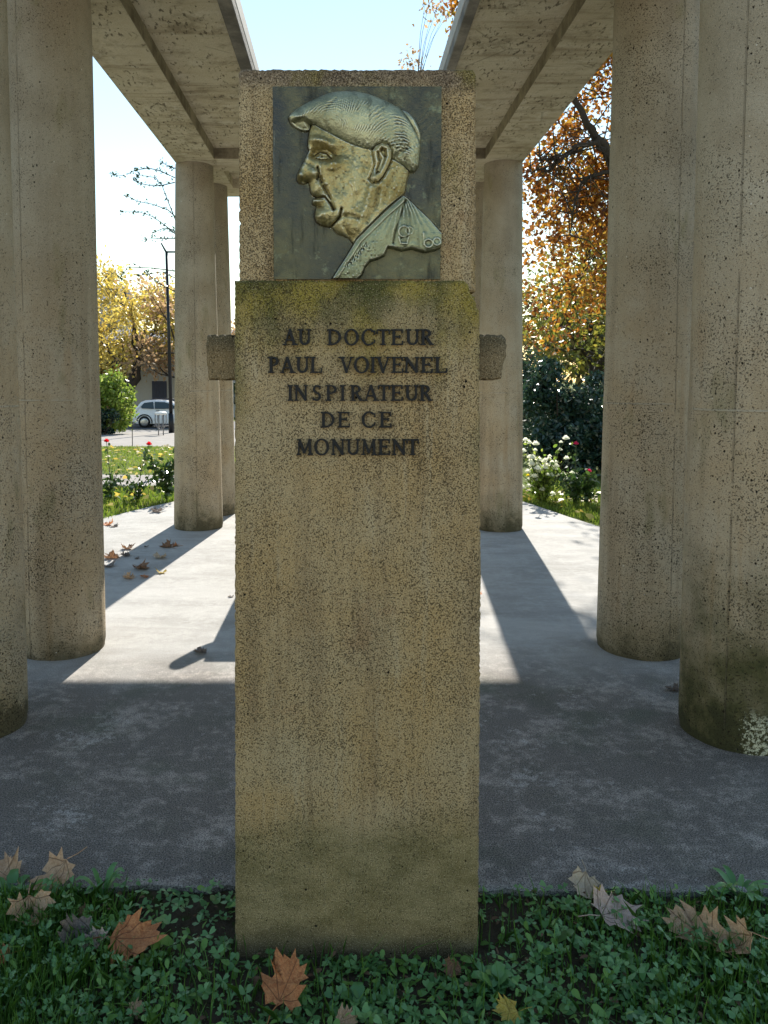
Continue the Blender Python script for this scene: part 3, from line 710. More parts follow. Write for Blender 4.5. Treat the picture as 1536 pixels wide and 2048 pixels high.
    jh += ring(1200, 1110, 24, 2.6) + ring(1252, 1100, 22, 2.6) + groove([(1170, 1050), (1172, 1120)], 6, 2)
    jh += groove([(960, 1132), (1100, 1120), (1180, 1140), (1285, 1110)], 16, 2.2)
    # scratched marks along the lapel
    for i, (px, py) in enumerate([(705, 1243), (725, 1225), (745, 1205), (765, 1187), (785, 1165), (803, 1142), (822, 1122)]):
        jh += groove([(px - 9, py + 6), (px + 2, py - 16), (px + 8, py + 9)], 3.4, -2.4)
        if i % 2: jh += groove([(px - 6, py - 2), (px + 10, py + 2)], 3.2, -2.2)
    Hm = np.where(dj > 0, np.maximum(Hh + jh, 0), Hm)
    Hm -= np.where((dj <= 0) & (dj > -10) & (df <= 0) & (Y < 1120), 1.5 * (1 + dj / 10), 0)
    Hm = np.where(((X < 262) | (Y < 160)) , np.minimum(Hm, 12), Hm)
    # to world
    x0, z0 = at(544, 0, SY).x, at(0, 171, SY).z; x1, z1 = at(886, 0, SY).x, at(0, 557.5, SY).z
    WX = x0 + (X - 257) / 1025 * (x1 - x0); WZ = z0 + (Y - 155) / 1164 * (z1 - z0); WY = BY - Hm / 1000 * .95
    WX = WX + .0006 * vnoise(80, 41); 
    reg = np.zeros(X.shape, int); reg[df > 0] = 1; reg[dc > 0] = 2; reg[de > 0] = 3; reg[dj > 0] = 4
    return WX, WY, WZ, reg
WX, WY, WZ, reg = relief()
nr, nc = WX.shape
idx = np.arange(nr * nc).reshape(nr, nc)
quads = np.stack([idx[:-1, :-1], idx[1:, :-1], idx[1:, 1:], idx[:-1, 1:]], -1).reshape(-1, 4)
qreg = reg[:-1, :-1].ravel()
allv = np.stack([WX, WY, WZ], -1).reshape(-1, 3)
panel = None
for k, (nm, lab) in enumerate([('plaque', 'dark bronze plaque with a low relief of a man in a flat cap'), ('face', None), ('flat_cap', None), ('ear', None), ('jacket', None)]):
    q = quads[qreg == k]; used, inv = np.unique(q, return_inverse=True); V = allv[used]
    Fq = inv.reshape(-1, 4)
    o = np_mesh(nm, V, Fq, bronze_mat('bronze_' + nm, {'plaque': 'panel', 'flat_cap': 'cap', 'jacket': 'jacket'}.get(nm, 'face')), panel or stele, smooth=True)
    if k == 0: o.location = -SO; panel = o; o['label'] = lab
x0, x1, z0, z1 = WX[:, 0].mean(), WX[:, -1].mean(), WZ[-1].mean(), WZ[0].mean()
eb = MB(); yb0 = BY - .0108
eb.add([(x0, yb0, z0), (x1, yb0, z0), (x1, yb0, z1), (x0, yb0, z1), (x0, BY + .004, z0), (x1, BY + .004, z0), (x1, BY + .004, z1), (x0, BY + .004, z1)],
       [(0, 4, 5, 1), (1, 5, 6, 2), (2, 6, 7, 3), (3, 7, 4, 0), (4, 7, 6, 5)])
eb.build('edge', bronze_mat('bronze_edge', 'panel'), panel)

# ================================================================== STATUE (hidden behind the stele, its shadow shows)
M_STONE = plain('pedestal_stone', (.34, .32, .28), .9, var=.2, scale=6)
pd = MB(); pd.box(-.65, .74, 5.985, 7.25, -.01, .94); pd.box(-.663, .753, 5.97, 7.265, .94, 1.0)
tag(pd.build('pedestal', M_STONE, bevel=.012), 'low stone pedestal standing in the middle of the colonnade behind the stele', 'pedestal')
M_BRONZE = plain('statue_bronze', (.06, .075, .05), .4, metal=.7, var=.3, scale=12)
def skin(name, nodes, edges, mat, sub=2):
    me = bpy.data.meshes.new(name); me.from_pydata([n[0] for n in nodes], edges, []); me.update()
    o = bpy.data.objects.new(name, me); link(o); me.materials.append(mat)
    sk = o.modifiers.new('skin', 'SKIN'); sk.use_smooth_shade = True
    lay = me.skin_vertices[0].data if me.skin_vertices else None
    for i, n in enumerate(nodes):
        lay[i].radius = (n[1], n[1]); lay[i].use_root = (i == 0)
    s2 = o.modifiers.new('sub', 'SUBSURF'); s2.levels = 1; s2.render_levels = sub
    return o
J = [((.12, 6.75, 1.16), .16), ((.13, 6.72, 1.40), .15), ((.14, 6.68, 1.64), .17), ((.14, 6.64, 1.80), .075), ((.13, 6.60, 1.88), .10), ((.12, 6.58, 1.99), .095),
     ((-.04, 6.62, 1.13), .115), ((-.38, 6.50, 1.12), .085), ((-.64, 6.36, 1.09), .075), ((-.80, 6.10, 1.14), .055),
     ((.28, 6.60, 1.16), .115), ((.36, 6.28, 1.40), .085), ((.38, 6.22, 1.12), .06), ((.37, 6.06, 1.05), .045),
     ((-.06, 6.66, 1.66), .075), ((-.20, 6.72, 1.42), .055), ((-.24, 6.84, 1.16), .045), ((-.25, 6.86, 1.05), .045),
     ((.34, 6.64, 1.66), .075), ((.42, 6.44, 1.50), .055), ((.36, 6.28, 1.50), .045)]
st_ = skin('bronze_figure', J, [(0, 1), (1, 2), (2, 3), (3, 4), (4, 5), (0, 6), (6, 7), (7, 8), (8, 9), (0, 10), (10, 11), (11, 12), (12, 13), (2, 14), (14, 15), (15, 16), (16, 17), (2, 18), (18, 19), (19, 20)], M_BRONZE)
tag(st_, 'bronze seated figure on the pedestal, its outstretched foot throwing a shadow on the floor', 'statue')

# ================================================================== TREES AND SHRUBS
M_BARK = NT('bark'); M_BARK = M_BARK.done(M_BARK.bsdf(M_BARK.mix(M_BARK.noise(1, 5, .7, M_BARK.map((30, 30, 5))), (.02, .016, .012), (.075, .06, .048)), .95, M_BARK.bump(M_BARK.noise(1, 5, .7, M_BARK.map((40, 40, 8))), .02, .8)))
def grow(m, rng, p, d, L, r, lev, tips, wig=.22, kids=(2, 3), up=.15):
    "one limb and its children; collects twig ends"
    pts = [Vector(p)]; n = 5; d = d.normalized(); rad = [r]
    for i in range(n):
        d = (d + Vector((rng.gauss(0, wig), rng.gauss(0, wig), rng.gauss(0, wig) + up * .3))).normalized()
        pts.append(pts[-1] + d * (L / n)); rad.append(r * (1 - .5 * (i + 1) / n))
    m.tube(pts, rad, 7 if r > .03 else 4, cap=False)
    if lev == 0:
        tips += pts[2:]; return
    for k in range(rng.randint(*kids)):
        i = rng.randint(2, n); a = rng.uniform(0, 6.28); q = Vector((math.cos(a), math.sin(a), rng.uniform(-.1, .6)))
        grow(m, rng, pts[i], (d * .55 + q * .75), L * rng.uniform(.55, .75), rad[i] * .68, lev - 1, tips, wig, kids, up)
    grow(m, rng, pts[-1], d, L * .7, rad[-1] * .9, lev - 1, tips, wig, kids, up)
def tree(name, base, height, lean, label, leafm, seed, lev=3, trunk_r=.16, nl=12, rad=.35, leaf=.12, wig=.2, kids=(2, 3), cat='tree', group=None, extra=None, trunk_frac=.33, keep=None):
    base = Vector(base); root = empty(name, base); tag(root, label, cat, group)
    m = MB(); tips = []; rng = random.Random(seed)
    grow(m, rng, (0, 0, -.1), Vector((lean[0], lean[1], 1)), height * trunk_frac, trunk_r, lev, tips, wig, kids)
    if extra: extra(m, tips)
    zmax = max(t.z for t in tips); k = height * .97 / zmax
    m.v = [(x * k, y * k, z * k) for x, y, z in m.v]; tips = [t * k for t in tips]
    m.build('trunk', M_BARK, root, smooth=True)
    g = np.random.default_rng(seed); T = np.array([tuple(t) for t in tips])
    P = np.repeat(T, nl, 0) + g.normal(size=(len(T) * nl, 3)) * rad * np.array([1, 1, .75])
    if keep is not None: P = P[keep(P + np.array(base))]
    leaf_cloud('crown', P, leaf, leafm, root, seed)
    return root
def shrub(name, base, rx, ry, rz, n, leaf, mat, label, seed, cat='shrub', group=None, aspect=.55, ragged=.35, z0=.1, blobs=14):
    base = Vector(base); root = empty(name, base); tag(root, label, cat, group)
    g = np.random.default_rng(seed)
    m = MB(); rng = random.Random(seed)
    for k in range(7):
        a = rng.uniform(0, 6.28); m.tube([(0, 0, -.08), (math.cos(a) * rx * .3, math.sin(a) * ry * .3, rz * .5), (math.cos(a) * rx * .6, math.sin(a) * ry * .6, rz * 1.3)], [.03, .02, .008], 5, False)
    m.build('stems', M_BARK, root)
    C = g.uniform(-1, 1, size=(blobs, 3)); C /= np.maximum(1, np.linalg.norm(C, axis=1))[:, None]
    C = C * np.array([rx, ry, rz]) * .72; rad = g.uniform(.28, .55, blobs) * min(rx, rz)
    w = g.integers(0, blobs, n); d = g.normal(size=(n, 3)); d /= np.linalg.norm(d, axis=1)[:, None]
    P = C[w] + d * (rad[w] * g.uniform(.35, 1, n) ** .5)[:, None] * (1 + ragged * g.normal(size=n) * .3)[:, None]
    P[:, 2] = np.maximum(P[:, 2] + rz * .86, z0)
    leaf_cloud('foliage', P, leaf, mat, root, seed, aspect)
    return root
M_BEECH = leaf_mat('beech_leaves', [(.05, .022, .012), (.14, .05, .017), (.25, .095, .022), (.40, .18, .03), (.40, .28, .05), (.13, .14, .04)], .45)
M_YELLOW = leaf_mat('yellow_leaves', [(.26, .16, .05), (.46, .34, .09), (.58, .45, .10), (.56, .49, .22)], .42)
M_BROWNL = leaf_mat('brown_leaves', [(.16, .10, .06), (.34, .22, .13), (.46, .30, .20), (.38, .32, .16)], .4)
M_GREEN = leaf_mat('bright_leaves', [(.06, .12, .02), (.15, .24, .04), (.27, .33, .07), (.33, .36, .14)], .45, rough=.3)
M_DARKG = leaf_mat('dark_evergreen', [(.012, .032, .026), (.022, .055, .042), (.04, .08, .05), (.06, .10, .045)], .25, rough=.25, spec=.6)
M_ROSEL = leaf_mat('rose_leaves', [(.015, .035, .012), (.04, .08, .02), (.10, .16, .04)], .35, rough=.3, spec=.5)
M_OLIVE = leaf_mat('olive_leaves', [(.05, .06, .02), (.12, .14, .035), (.22, .20, .04), (.34, .26, .05)], .45)

# right: big copper beech behind the columns
def beech():
    Y = 17.3; base = Vector((at(1300, 800, Y).x, Y, terr(Y))); root = empty('beech_tree', base)
    tag(root, 'large autumn beech with copper and gold leaves behind the right columns', 'tree')
    m = MB(); rng = random.Random(12)
    P = lambda x, y, dy=0: at(x, y, Y + dy) - base
    def limb(pts, r0, r1):
        q = []
        for a, b in zip(pts[:-1], pts[1:]):
            for k in range(3): q.append(a.lerp(b, k / 3) + Vector((rng.gauss(0, .02), rng.gauss(0, .03), rng.gauss(0, .02))))
        q.append(pts[-1]); m.tube(q, [r0 + (r1 - r0) * i / (len(q) - 1) for i in range(len(q))], 7, False); return q
    trunk = limb([Vector((0, 0, -.1)), P(1296, 620), P(1290, 450), P(1300, 260), P(1310, 60), P(1330, -160)], .22, .08)
    ls = [limb([P(1292, 480), P(1240, 372, -.8), P(1205, 290, -1.3), P(1172, 246, -1.4), P(1140, 170, -1.2), P(1120, 60, -1)], .13, .03),
          limb([P(1207, 300, -1.3), P(1185, 288, -1.4), P(1150, 294, -1.5), P(1120, 318, -1.5), P(1095, 340, -1.4), P(1062, 348, -1.3)], .06, .016),
          limb([P(1120, 318, -1.5), P(1085, 322, -1.5), P(1070, 306, -1.5)], .035, .014), limb([P(1225, 345, -1.1), P(1180, 352, -1.3), P(1160, 372, -1.4), P(1150, 410, -1.4), P(1140, 470, -1.2)], .045, .012),
          limb([P(1255, 400), P(1205, 450, .6), P(1170, 520, .8), P(1150, 600, .8)], .04, .01), limb([P(1296, 300), P(1400, 200), P(1500, 60), P(1600, -60)], .09, .03),
          limb([P(1292, 500), P(1400, 400), P(1520, 330), P(1640, 300)], .09, .03), limb([P(1300, 220), P(1210, 80, -.6), P(1130, -60, -.8), P(1010, -160, -.8)], .08, .02),
          limb([P(1305, 150), P(1240, -20, .8), P(1130, -150, .8)], .07, .02), limb([P(1310, 40), P(1360, -150, -.6), P(1440, -280, -.6)], .06, .02)]
    C = []
    def allowed(q):
        w = q + base; lim = 3.45 if w.z < 8.6 else 2.55
        return w.x > lim and w.z > 2.1
    src = trunk[8:] + [q for l in ls for q in l[2:]]
    for k in range(520):
        a = rng.choice(src); d = Vector((rng.gauss(0, 1), rng.gauss(0, 1), rng.gauss(-.15, .8))).normalized() * rng.uniform(.5, 1.7); b = a + d
        if not allowed(b): continue
        if k % 2: m.tube([a, a.lerp(b, .5) + Vector((0, 0, .12)), b + Vector((0, 0, -.1))], [.016, .010, .004], 4, False)
        C.append(b)
    for k in range(330):                              # unseen leaf clumps added above the view to keep sun off the right terrace
        C.append(Vector((rng.uniform(2.66, 4.0), Y + rng.uniform(-1.2, 1.2), rng.uniform(8.5, 10.9))) - base)
    m.build('trunk', M_BARK, root, smooth=True)
    g = np.random.default_rng(12); C = np.array([tuple(c) for c in C]); n = 58
    L = np.repeat(C, n, 0) + g.normal(size=(len(C) * n, 3)) * np.array([.23, .23, .19])
    L = L[~((L[:, 1] + base.y < 16.3) & (L[:, 2] + base.z < 7.5))]
    leaf_cloud('crown', L, .125, M_BEECH, root, 12)
beech()
tree('olive_green_tree', (7.2, 24, terr(24)), 7.5, (-.1, 0), 'yellow green tree filling the gap under the copper beech', M_OLIVE, 77, lev=3, trunk_r=.18, nl=26, rad=.55, leaf=.17)
# right: dark evergreens
ev = [((3.95, 14.6), .75, .6, 1.25, 5200, 'dark blue green evergreen beside the rear right column', 31),
      ((5.1, 15.3), .9, .7, 1.1, 5600, 'dark evergreen shrub under the copper beech', 32),
      ((4.6, 19.5), 1.3, .8, 1.55, 5200, 'taller dark evergreen at the back of the right bed', 33),
      ((3.75, 13.9), .7, .5, .55, 3000, 'low dark evergreen directly behind the white blooms', 35),
      ((4.75, 14.0), .7, .5, .6, 3000, 'low dark evergreen behind the low pink rose', 36),
      ((6.6, 18.5), 1.4, .9, 1.3, 4200, 'dark evergreen half hidden by the second right column', 34)]
for (x, y), rx, ry, rz, n, lab, sd_ in ev:
    shrub('evergreen_shrub', (x, y, terr(y)), rx, ry, rz, n, .11, M_DARKG, lab, sd_, group='evergreens behind the right columns', aspect=.4)
# roses
M_STEM = plain('green_stem', (.05, .08, .02), .5)
def petal(name, c):
    return leaf_mat(name, [tuple(v * .75 for v in c), c], .55, nscale=30)
M_PINK = petal('pink_petals', (.70, .04, .15))
M_RED = petal('red_petals', (.60, .010, .018))
M_WHITE = petal('white_petals', (.85, .85, .83))
M_YEL = petal('yellow_petals', (.85, .66, .03))
def bloom(parent, p, r, mat, seed=0):
    "a rose head: spiral of overlapping curved petals"
    rng = random.Random(seed); m = MB()
    for k in range(11):
        a = k * 2.4; t = k / 10; rr = r * (.22 + .78 * t); w = .75 + .3 * t; hgt = r * (1.05 - .7 * t)
        vs = []
        for iu in range(4):
            for iv in range(4):
                u = (iu / 3 - .5) * 2 * w; v = iv / 3
                rad_ = rr * (.35 + .65 * math.sin(v * 1.5)) * (1 - .12 * abs(u)) ; z = hgt * v * (1 - .18 * u * u) - r * .15
                vs.append((p[0] + rad_ * math.cos(a + u), p[1] + rad_ * math.sin(a + u), p[2] + z + rng.uniform(-.05, .05) * r))
        m.add(vs, [(i * 4 + j, i * 4 + j + 1, (i + 1) * 4 + j + 1, (i + 1) * 4 + j) for i in range(3) for j in range(3)])
    return m.build('bloom', mat, parent, smooth=True)
def rose_bush(base, stems, label, group, seed, nleaf=160, leaf=.055, wide=.25, tall=.5, lm=M_ROSEL):
    "stems: list of (point, mat, radius) bloom positions in world space"
    base = Vector(base); root = empty('rose_bush', base); tag(root, label, 'rose bush', group)
    m = MB(); rng = random.Random(seed); P = []
    tg = [Vector(s[0]) - base for s in stems] + [Vector((rng.uniform(-wide, wide), rng.uniform(-wide, wide) * .7, tall * rng.uniform(.6, 1))) for _ in range(7)]
    for t in tg:
        a = Vector((t.x * .25, t.y * .25, t.z * .5)); m.tube([(0, 0, -.03), a, t], [.008, .006, .004], 5, False)
        for f in np.linspace(.25, .95, max(3, nleaf // len(tg))):
            q = (a * (2 * f) if f < .5 else a.lerp(t, 2 * f - 1)); P.append(tuple(q + Vector((rng.gauss(0, .06), rng.gauss(0, .06), rng.gauss(0, .04)))))
    m.build('stems', M_STEM, root, smooth=True)
    leaf_cloud('foliage', P, leaf, lm, root, seed, .6, hexa=True)
    for i, (p, mt, r) in enumerate(stems): bloom(root, Vector(p) - base, r, mt, seed + i)
    return root
# right bed: white bush with pink roses above the lawn
rb = on_ground(1085, 1004); rng = random.Random(3)
wb = []
for k in range(64):
    px = rng.gauss(1082, 27); py = rng.gauss(945, 28)
    if px > 1036: wb.append((at(px, py, rb.y + rng.uniform(-.3, .15)), M_WHITE, rng.uniform(.035, .065)))
wb += [(at(1056, 951, rb.y - .1), M_YEL, .03), (at(1120, 900, rb.y), M_WHITE, .04), (at(1122, 885, rb.y), M_WHITE, .035), (at(1150, 960, rb.y), M_YEL, .022)]
rose_bush(rb, wb, 'bush thick with white blooms on the edge of the right lawn', 'rose bushes in the right bed', 41, 700, .06, .45, .6, M_GREEN)
for px, py, bx, sd_, lab in ((1152, 888, 1150, 42, 'tall pink rose above the white bush'), (1178, 943, 1176, 43, 'low pink rose next to the second right column')):
    b = on_ground(bx, 1010); rose_bush(b, [(at(px, py, b.y), M_PINK, .045)], lab, 'pink roses in the right bed', sd_, 260, .06, .25, .5)
# left bed: red roses on long stems and dark leafy bushes by the terrace
for px, py, bx, by, sd_, lab, nl, wide in ((213, 883, 222, 1000, 51, 'red rose on a long stem against the left column', 120, .12), (298, 889, 276, 1004, 52, 'single red rose above the low leafy bush on the left', 130, .22)):
    b = on_ground(bx, by); rose_bush(b, [(at(px, py, b.y), M_RED, .05)], lab, 'red roses by the left lawn', sd_, nl, .065, wide, .38)
b = on_ground(335, 1004); rose_bush(b, [], 'dark rose bush without blooms beside the rear left column', None, 53, 330, .075, .28, .72)

# left: sunlit bush with a dark bush painting in its under-shade, yellow and brown trees, bare twigs
gb_ = on_ground(232, 868)
shrub('garden_bush', gb_ + Vector((-.25, -.2, 0)), 1.15, .9, 1.5, 5600, .17, M_GREEN, 'sunlit bright green bush in front of the white car', 61, ragged=.9, blobs=20)
bl = bloom(None, at(220, 752, gb_.y - .3), .13, M_RED, 5); bl.name = 'red_flower'
tag(bl, 'single red flower on top of the bright green bush', 'flower')
shrub('garden_bush', gb_ + Vector((-.25, -1.0, 0)), .85, .6, .62, 3000, .12, M_DARKG, 'low dark bush standing in for the shade at the foot of the bright green one', 62)
gl = [((-13.0, 48), 9.8, 'bright yellow tree by the street on the left', M_YELLOW, 71, 34), ((-9.6, 50), 8.6, 'brown leaved tree behind the street lamp', M_BROWNL, 72, 14), ((-16.5, 52), 9.3, 'yellow tree half hidden by the left column', M_YELLOW, 73, 26), ((-11.3, 56), 9.8, 'golden tree between the yellow and the brown one', M_YELLOW, 74, 22)]
for (x, y), h, lab, mt, sd_, nl in gl:
    tree('street_tree', (x, y, terr(y)), h, (0, 0), lab, mt, sd_, lev=3, trunk_r=.16, nl=nl, rad=.55, leaf=.26, group='autumn trees along the street')
tree('poplar_tree', (-9.2, 23, terr(23)), 14, (0, 0), 'tall yellow tree glimpsed between the two left front columns', M_YELLOW, 75, lev=3, trunk_r=.15, nl=10, rad=.3, leaf=.13, wig=.08, kids=(2, 2), keep=lambda P: (P[:, 0] < -8.3) & (P[:, 0] > -10.4))
# tall thin tree whose tip shows in the opening between the beams
def tip_tree():
    Y = 42; base = Vector((3.6, Y, terr(Y))); root = empty('tall_tree', base)
    tag(root, 'tall sparse tree whose brown tips show in the sky above the stele', 'tree')
    m = MB(); rng = random.Random(8); tips = []
    m.tube([(0, 0, -.2), (.1, 0, 6), (0, 0, 12), (.2, 0, 17)], [.35, .25, .12, .03], 8, False)
    for (px, py, k) in ((875, 15, 34), (858, 5, 12), (895, 6, 22), (862, 35, 16), (888, 30, 16), (818, 118, 16), (830, 125, 18), (806, 128, 12), (845, 128, 12), (815, 100, 6), (850, 8, 10), (905, 12, 20)):
        q = at(px, py, Y) - base; m.tube([(.1, 0, q.z * .82), Vector((q.x * .5, 0, q.z * .93)), q], [.02, .012, .006], 4, False)
        for _ in range(k): tips.append(tuple(q + Vector((rng.gauss(0, .28), rng.gauss(0, .3), rng.gauss(0, .22)))))
    m.build('trunk', M_BARK, root); leaf_cloud('crown', tips, .22, M_BROWNL, root, 8)
tip_tree()
# bare branches at the left, reaching out from behind the rear column
def twig_tree():
    Y = 16; base = Vector((-2.95, Y, terr(Y))); root = empty('bare_tree', base)
    tag(root, 'almost bare slender tree with thin twigs spreading left of the rear column', 'tree')
    m = MB(); rng = random.Random(5); P = []
    m.tube([(0, 0, -.1), (.03, 0, 2), (-.05, 0, 3.6), (.02, 0, 5.2)], [.08, .06, .045, .015], 8, False)
    tw = [[(445, 145), (370, 110), (310, 95), (240, 105), (180, 135), (120, 130)], [(445, 170), (380, 185), (310, 185), (260, 175), (235, 150)], [(470, 420), (410, 270), (380, 190), (345, 145), (250, 130)],
          [(470, 370), (410, 315), (330, 285), (250, 270), (195, 240)], [(470, 460), (400, 400), (330, 350), (260, 325), (170, 325)], [(470, 465), (380, 465), (290, 468)], [(440, 420), (390, 410), (330, 435)],
          [(480, 640), (330, 620), (200, 615), (160, 670)], [(470, 100), (420, 90), (370, 60)], [(480, 690), (380, 640), (250, 660)], [(250, 105), (243, 100)], [(480, 760), (340, 690), (300, 640)]]
    for t in tw:
        q = [at(180 + a / 2.627, 300 + b / 2.627, Y + rng.uniform(-.5, .5)) - base for a, b in t]
        m.tube(q, [.011 - .008 * i / len(q) for i in range(len(q))], 5, False)
        for a, b in zip(q[:-1], q[1:]):
            for _ in range(9):
                P.append(tuple(a.lerp(b, rng.random()) + Vector((rng.gauss(0, .015), rng.gauss(0, .02), rng.gauss(0, .025)))))
        for _ in range(9): P.append(tuple(q[-1] + Vector((rng.gauss(0, .03), 0, rng.gauss(0, .03)))))
    m.build('trunk', M_BARK, root); leaf_cloud('crown', P, .065, M_DARKG, root, 5, .5)
twig_tree()
# distant tree line closes the view on both sides
M_FAR = leaf_mat('far_leaves', [(.03, .04, .02), (.08, .08, .03), (.18, .13, .04), (.26, .18, .06)], .3)
fx = [(-30, 75, 8, 'far tree'), (8, 60, 8, ''), (14, 62, 9, ''), (20, 64, 10, ''), (-42, 70, 10, ''), (11, 34, 7, ''), (15, 30, 8, '')]
fl_ = ['distant round tree beyond the far left houses', 'distant tree in line with the stele', 'distant brown tree right of the stele axis', 'distant tree at the far right of the park', 'distant tall tree at the far left', 'mid distance tree behind the copper beech', 'mid distance tree right of the copper beech']
for i, ((x, y, h, _), lab) in enumerate(zip(fx, fl_)):
    tree('park_tree', (x, y, terr(y)), h, (0, 0), lab, M_FAR, 200 + i, lev=3, trunk_r=.2, nl=12, rad=.6, leaf=.34, group='trees at the edge of the park')

# ================================================================== STREET THINGS (left)
M_IRON = plain('black_iron', (.012, .014, .018), .4, metal=.4, spec=.5)
lp = on_ground(343, 866)
lamp = empty('street_lamp', lp); tag(lamp, 'tall black street lamp with a slanted arm by the rear left column', 'street lamp')
hl = (at(337, 503, lp.y) - lp).z; lx = (at(333, 503, lp.y) - lp).x
pm = MB(); pm.tube([(0, 0, -.05), (lx * .1, 0, .9)], [.13, .12], 12); pm.tube([(lx * .1, 0, .9), (lx, 0, hl)], [.085, .06], 12); pm.build('pole', M_IRON, lamp, smooth=True)
am = MB(); am.tube([(lx - .03, 0, hl), (lx - .24, 0, hl + .38)], [.05, .03], 8); am.tube([(lx, 0, hl - .02), (lx + .9, 0, hl - .02)], [.045, .035], 8); am.build('arm', M_IRON, lamp)
hm = MB(); hm.lathe([(.03, .12), (.16, .08), (.20, 0), (.17, -.05), (.02, -.06)][::-1], 16, (lx + .95, 0, hl - .03)); hm.build('lamp_head', M_IRON, lamp, smooth=True)

# litter bin: pale lid over curved rods on two legs
bp = on_ground(322, 871); bk = bp.y / 1600
litter = empty('litter_bin', bp); tag(litter, 'park litter bin with a white oval lid and thin metal hoops near the lamp', 'litter bin')
M_LID = plain('white_lid', (.70, .70, .68), .4); M_ROD = plain('grey_rods', (.20, .20, .21), .4, metal=.6)
lm_ = MB(); lm_.lathe([(.22, .86), (.25, .89), (.25, .95), (.2, .98), (.05, 1.0)], 20); lm_.build('lid', M_LID, litter, smooth=True)
for sx in (-1, 1):
    g_ = MB(); g_.tube([(sx * .10, 0, -.04), (sx * .10, 0, .9)], .022, 8); g_.build('leg', M_ROD, litter, smooth=True)
for k in range(8):
    a = k * math.pi / 4; c, s = math.cos(a), math.sin(a)
    g_ = MB(); g_.tube([(c * .24, s * .24, .88), (c * .25, s * .25, .65), (c * .2, s * .2, .4), (c * .1, s * .1, .27), (c * .02, s * .02, .24)], .011, 6); g_.build('hoop', M_ROD, litter, smooth=True)
kp = on_ground(265, 894); km = MB(); km.tube([(0, 0, -.05), (0, 0, .72)], .012, 6)
k_ = km.build('garden_stake', M_IRON); k_.location = kp; tag(k_, 'thin dark stake standing in the gravel left of the lamp', 'stake')

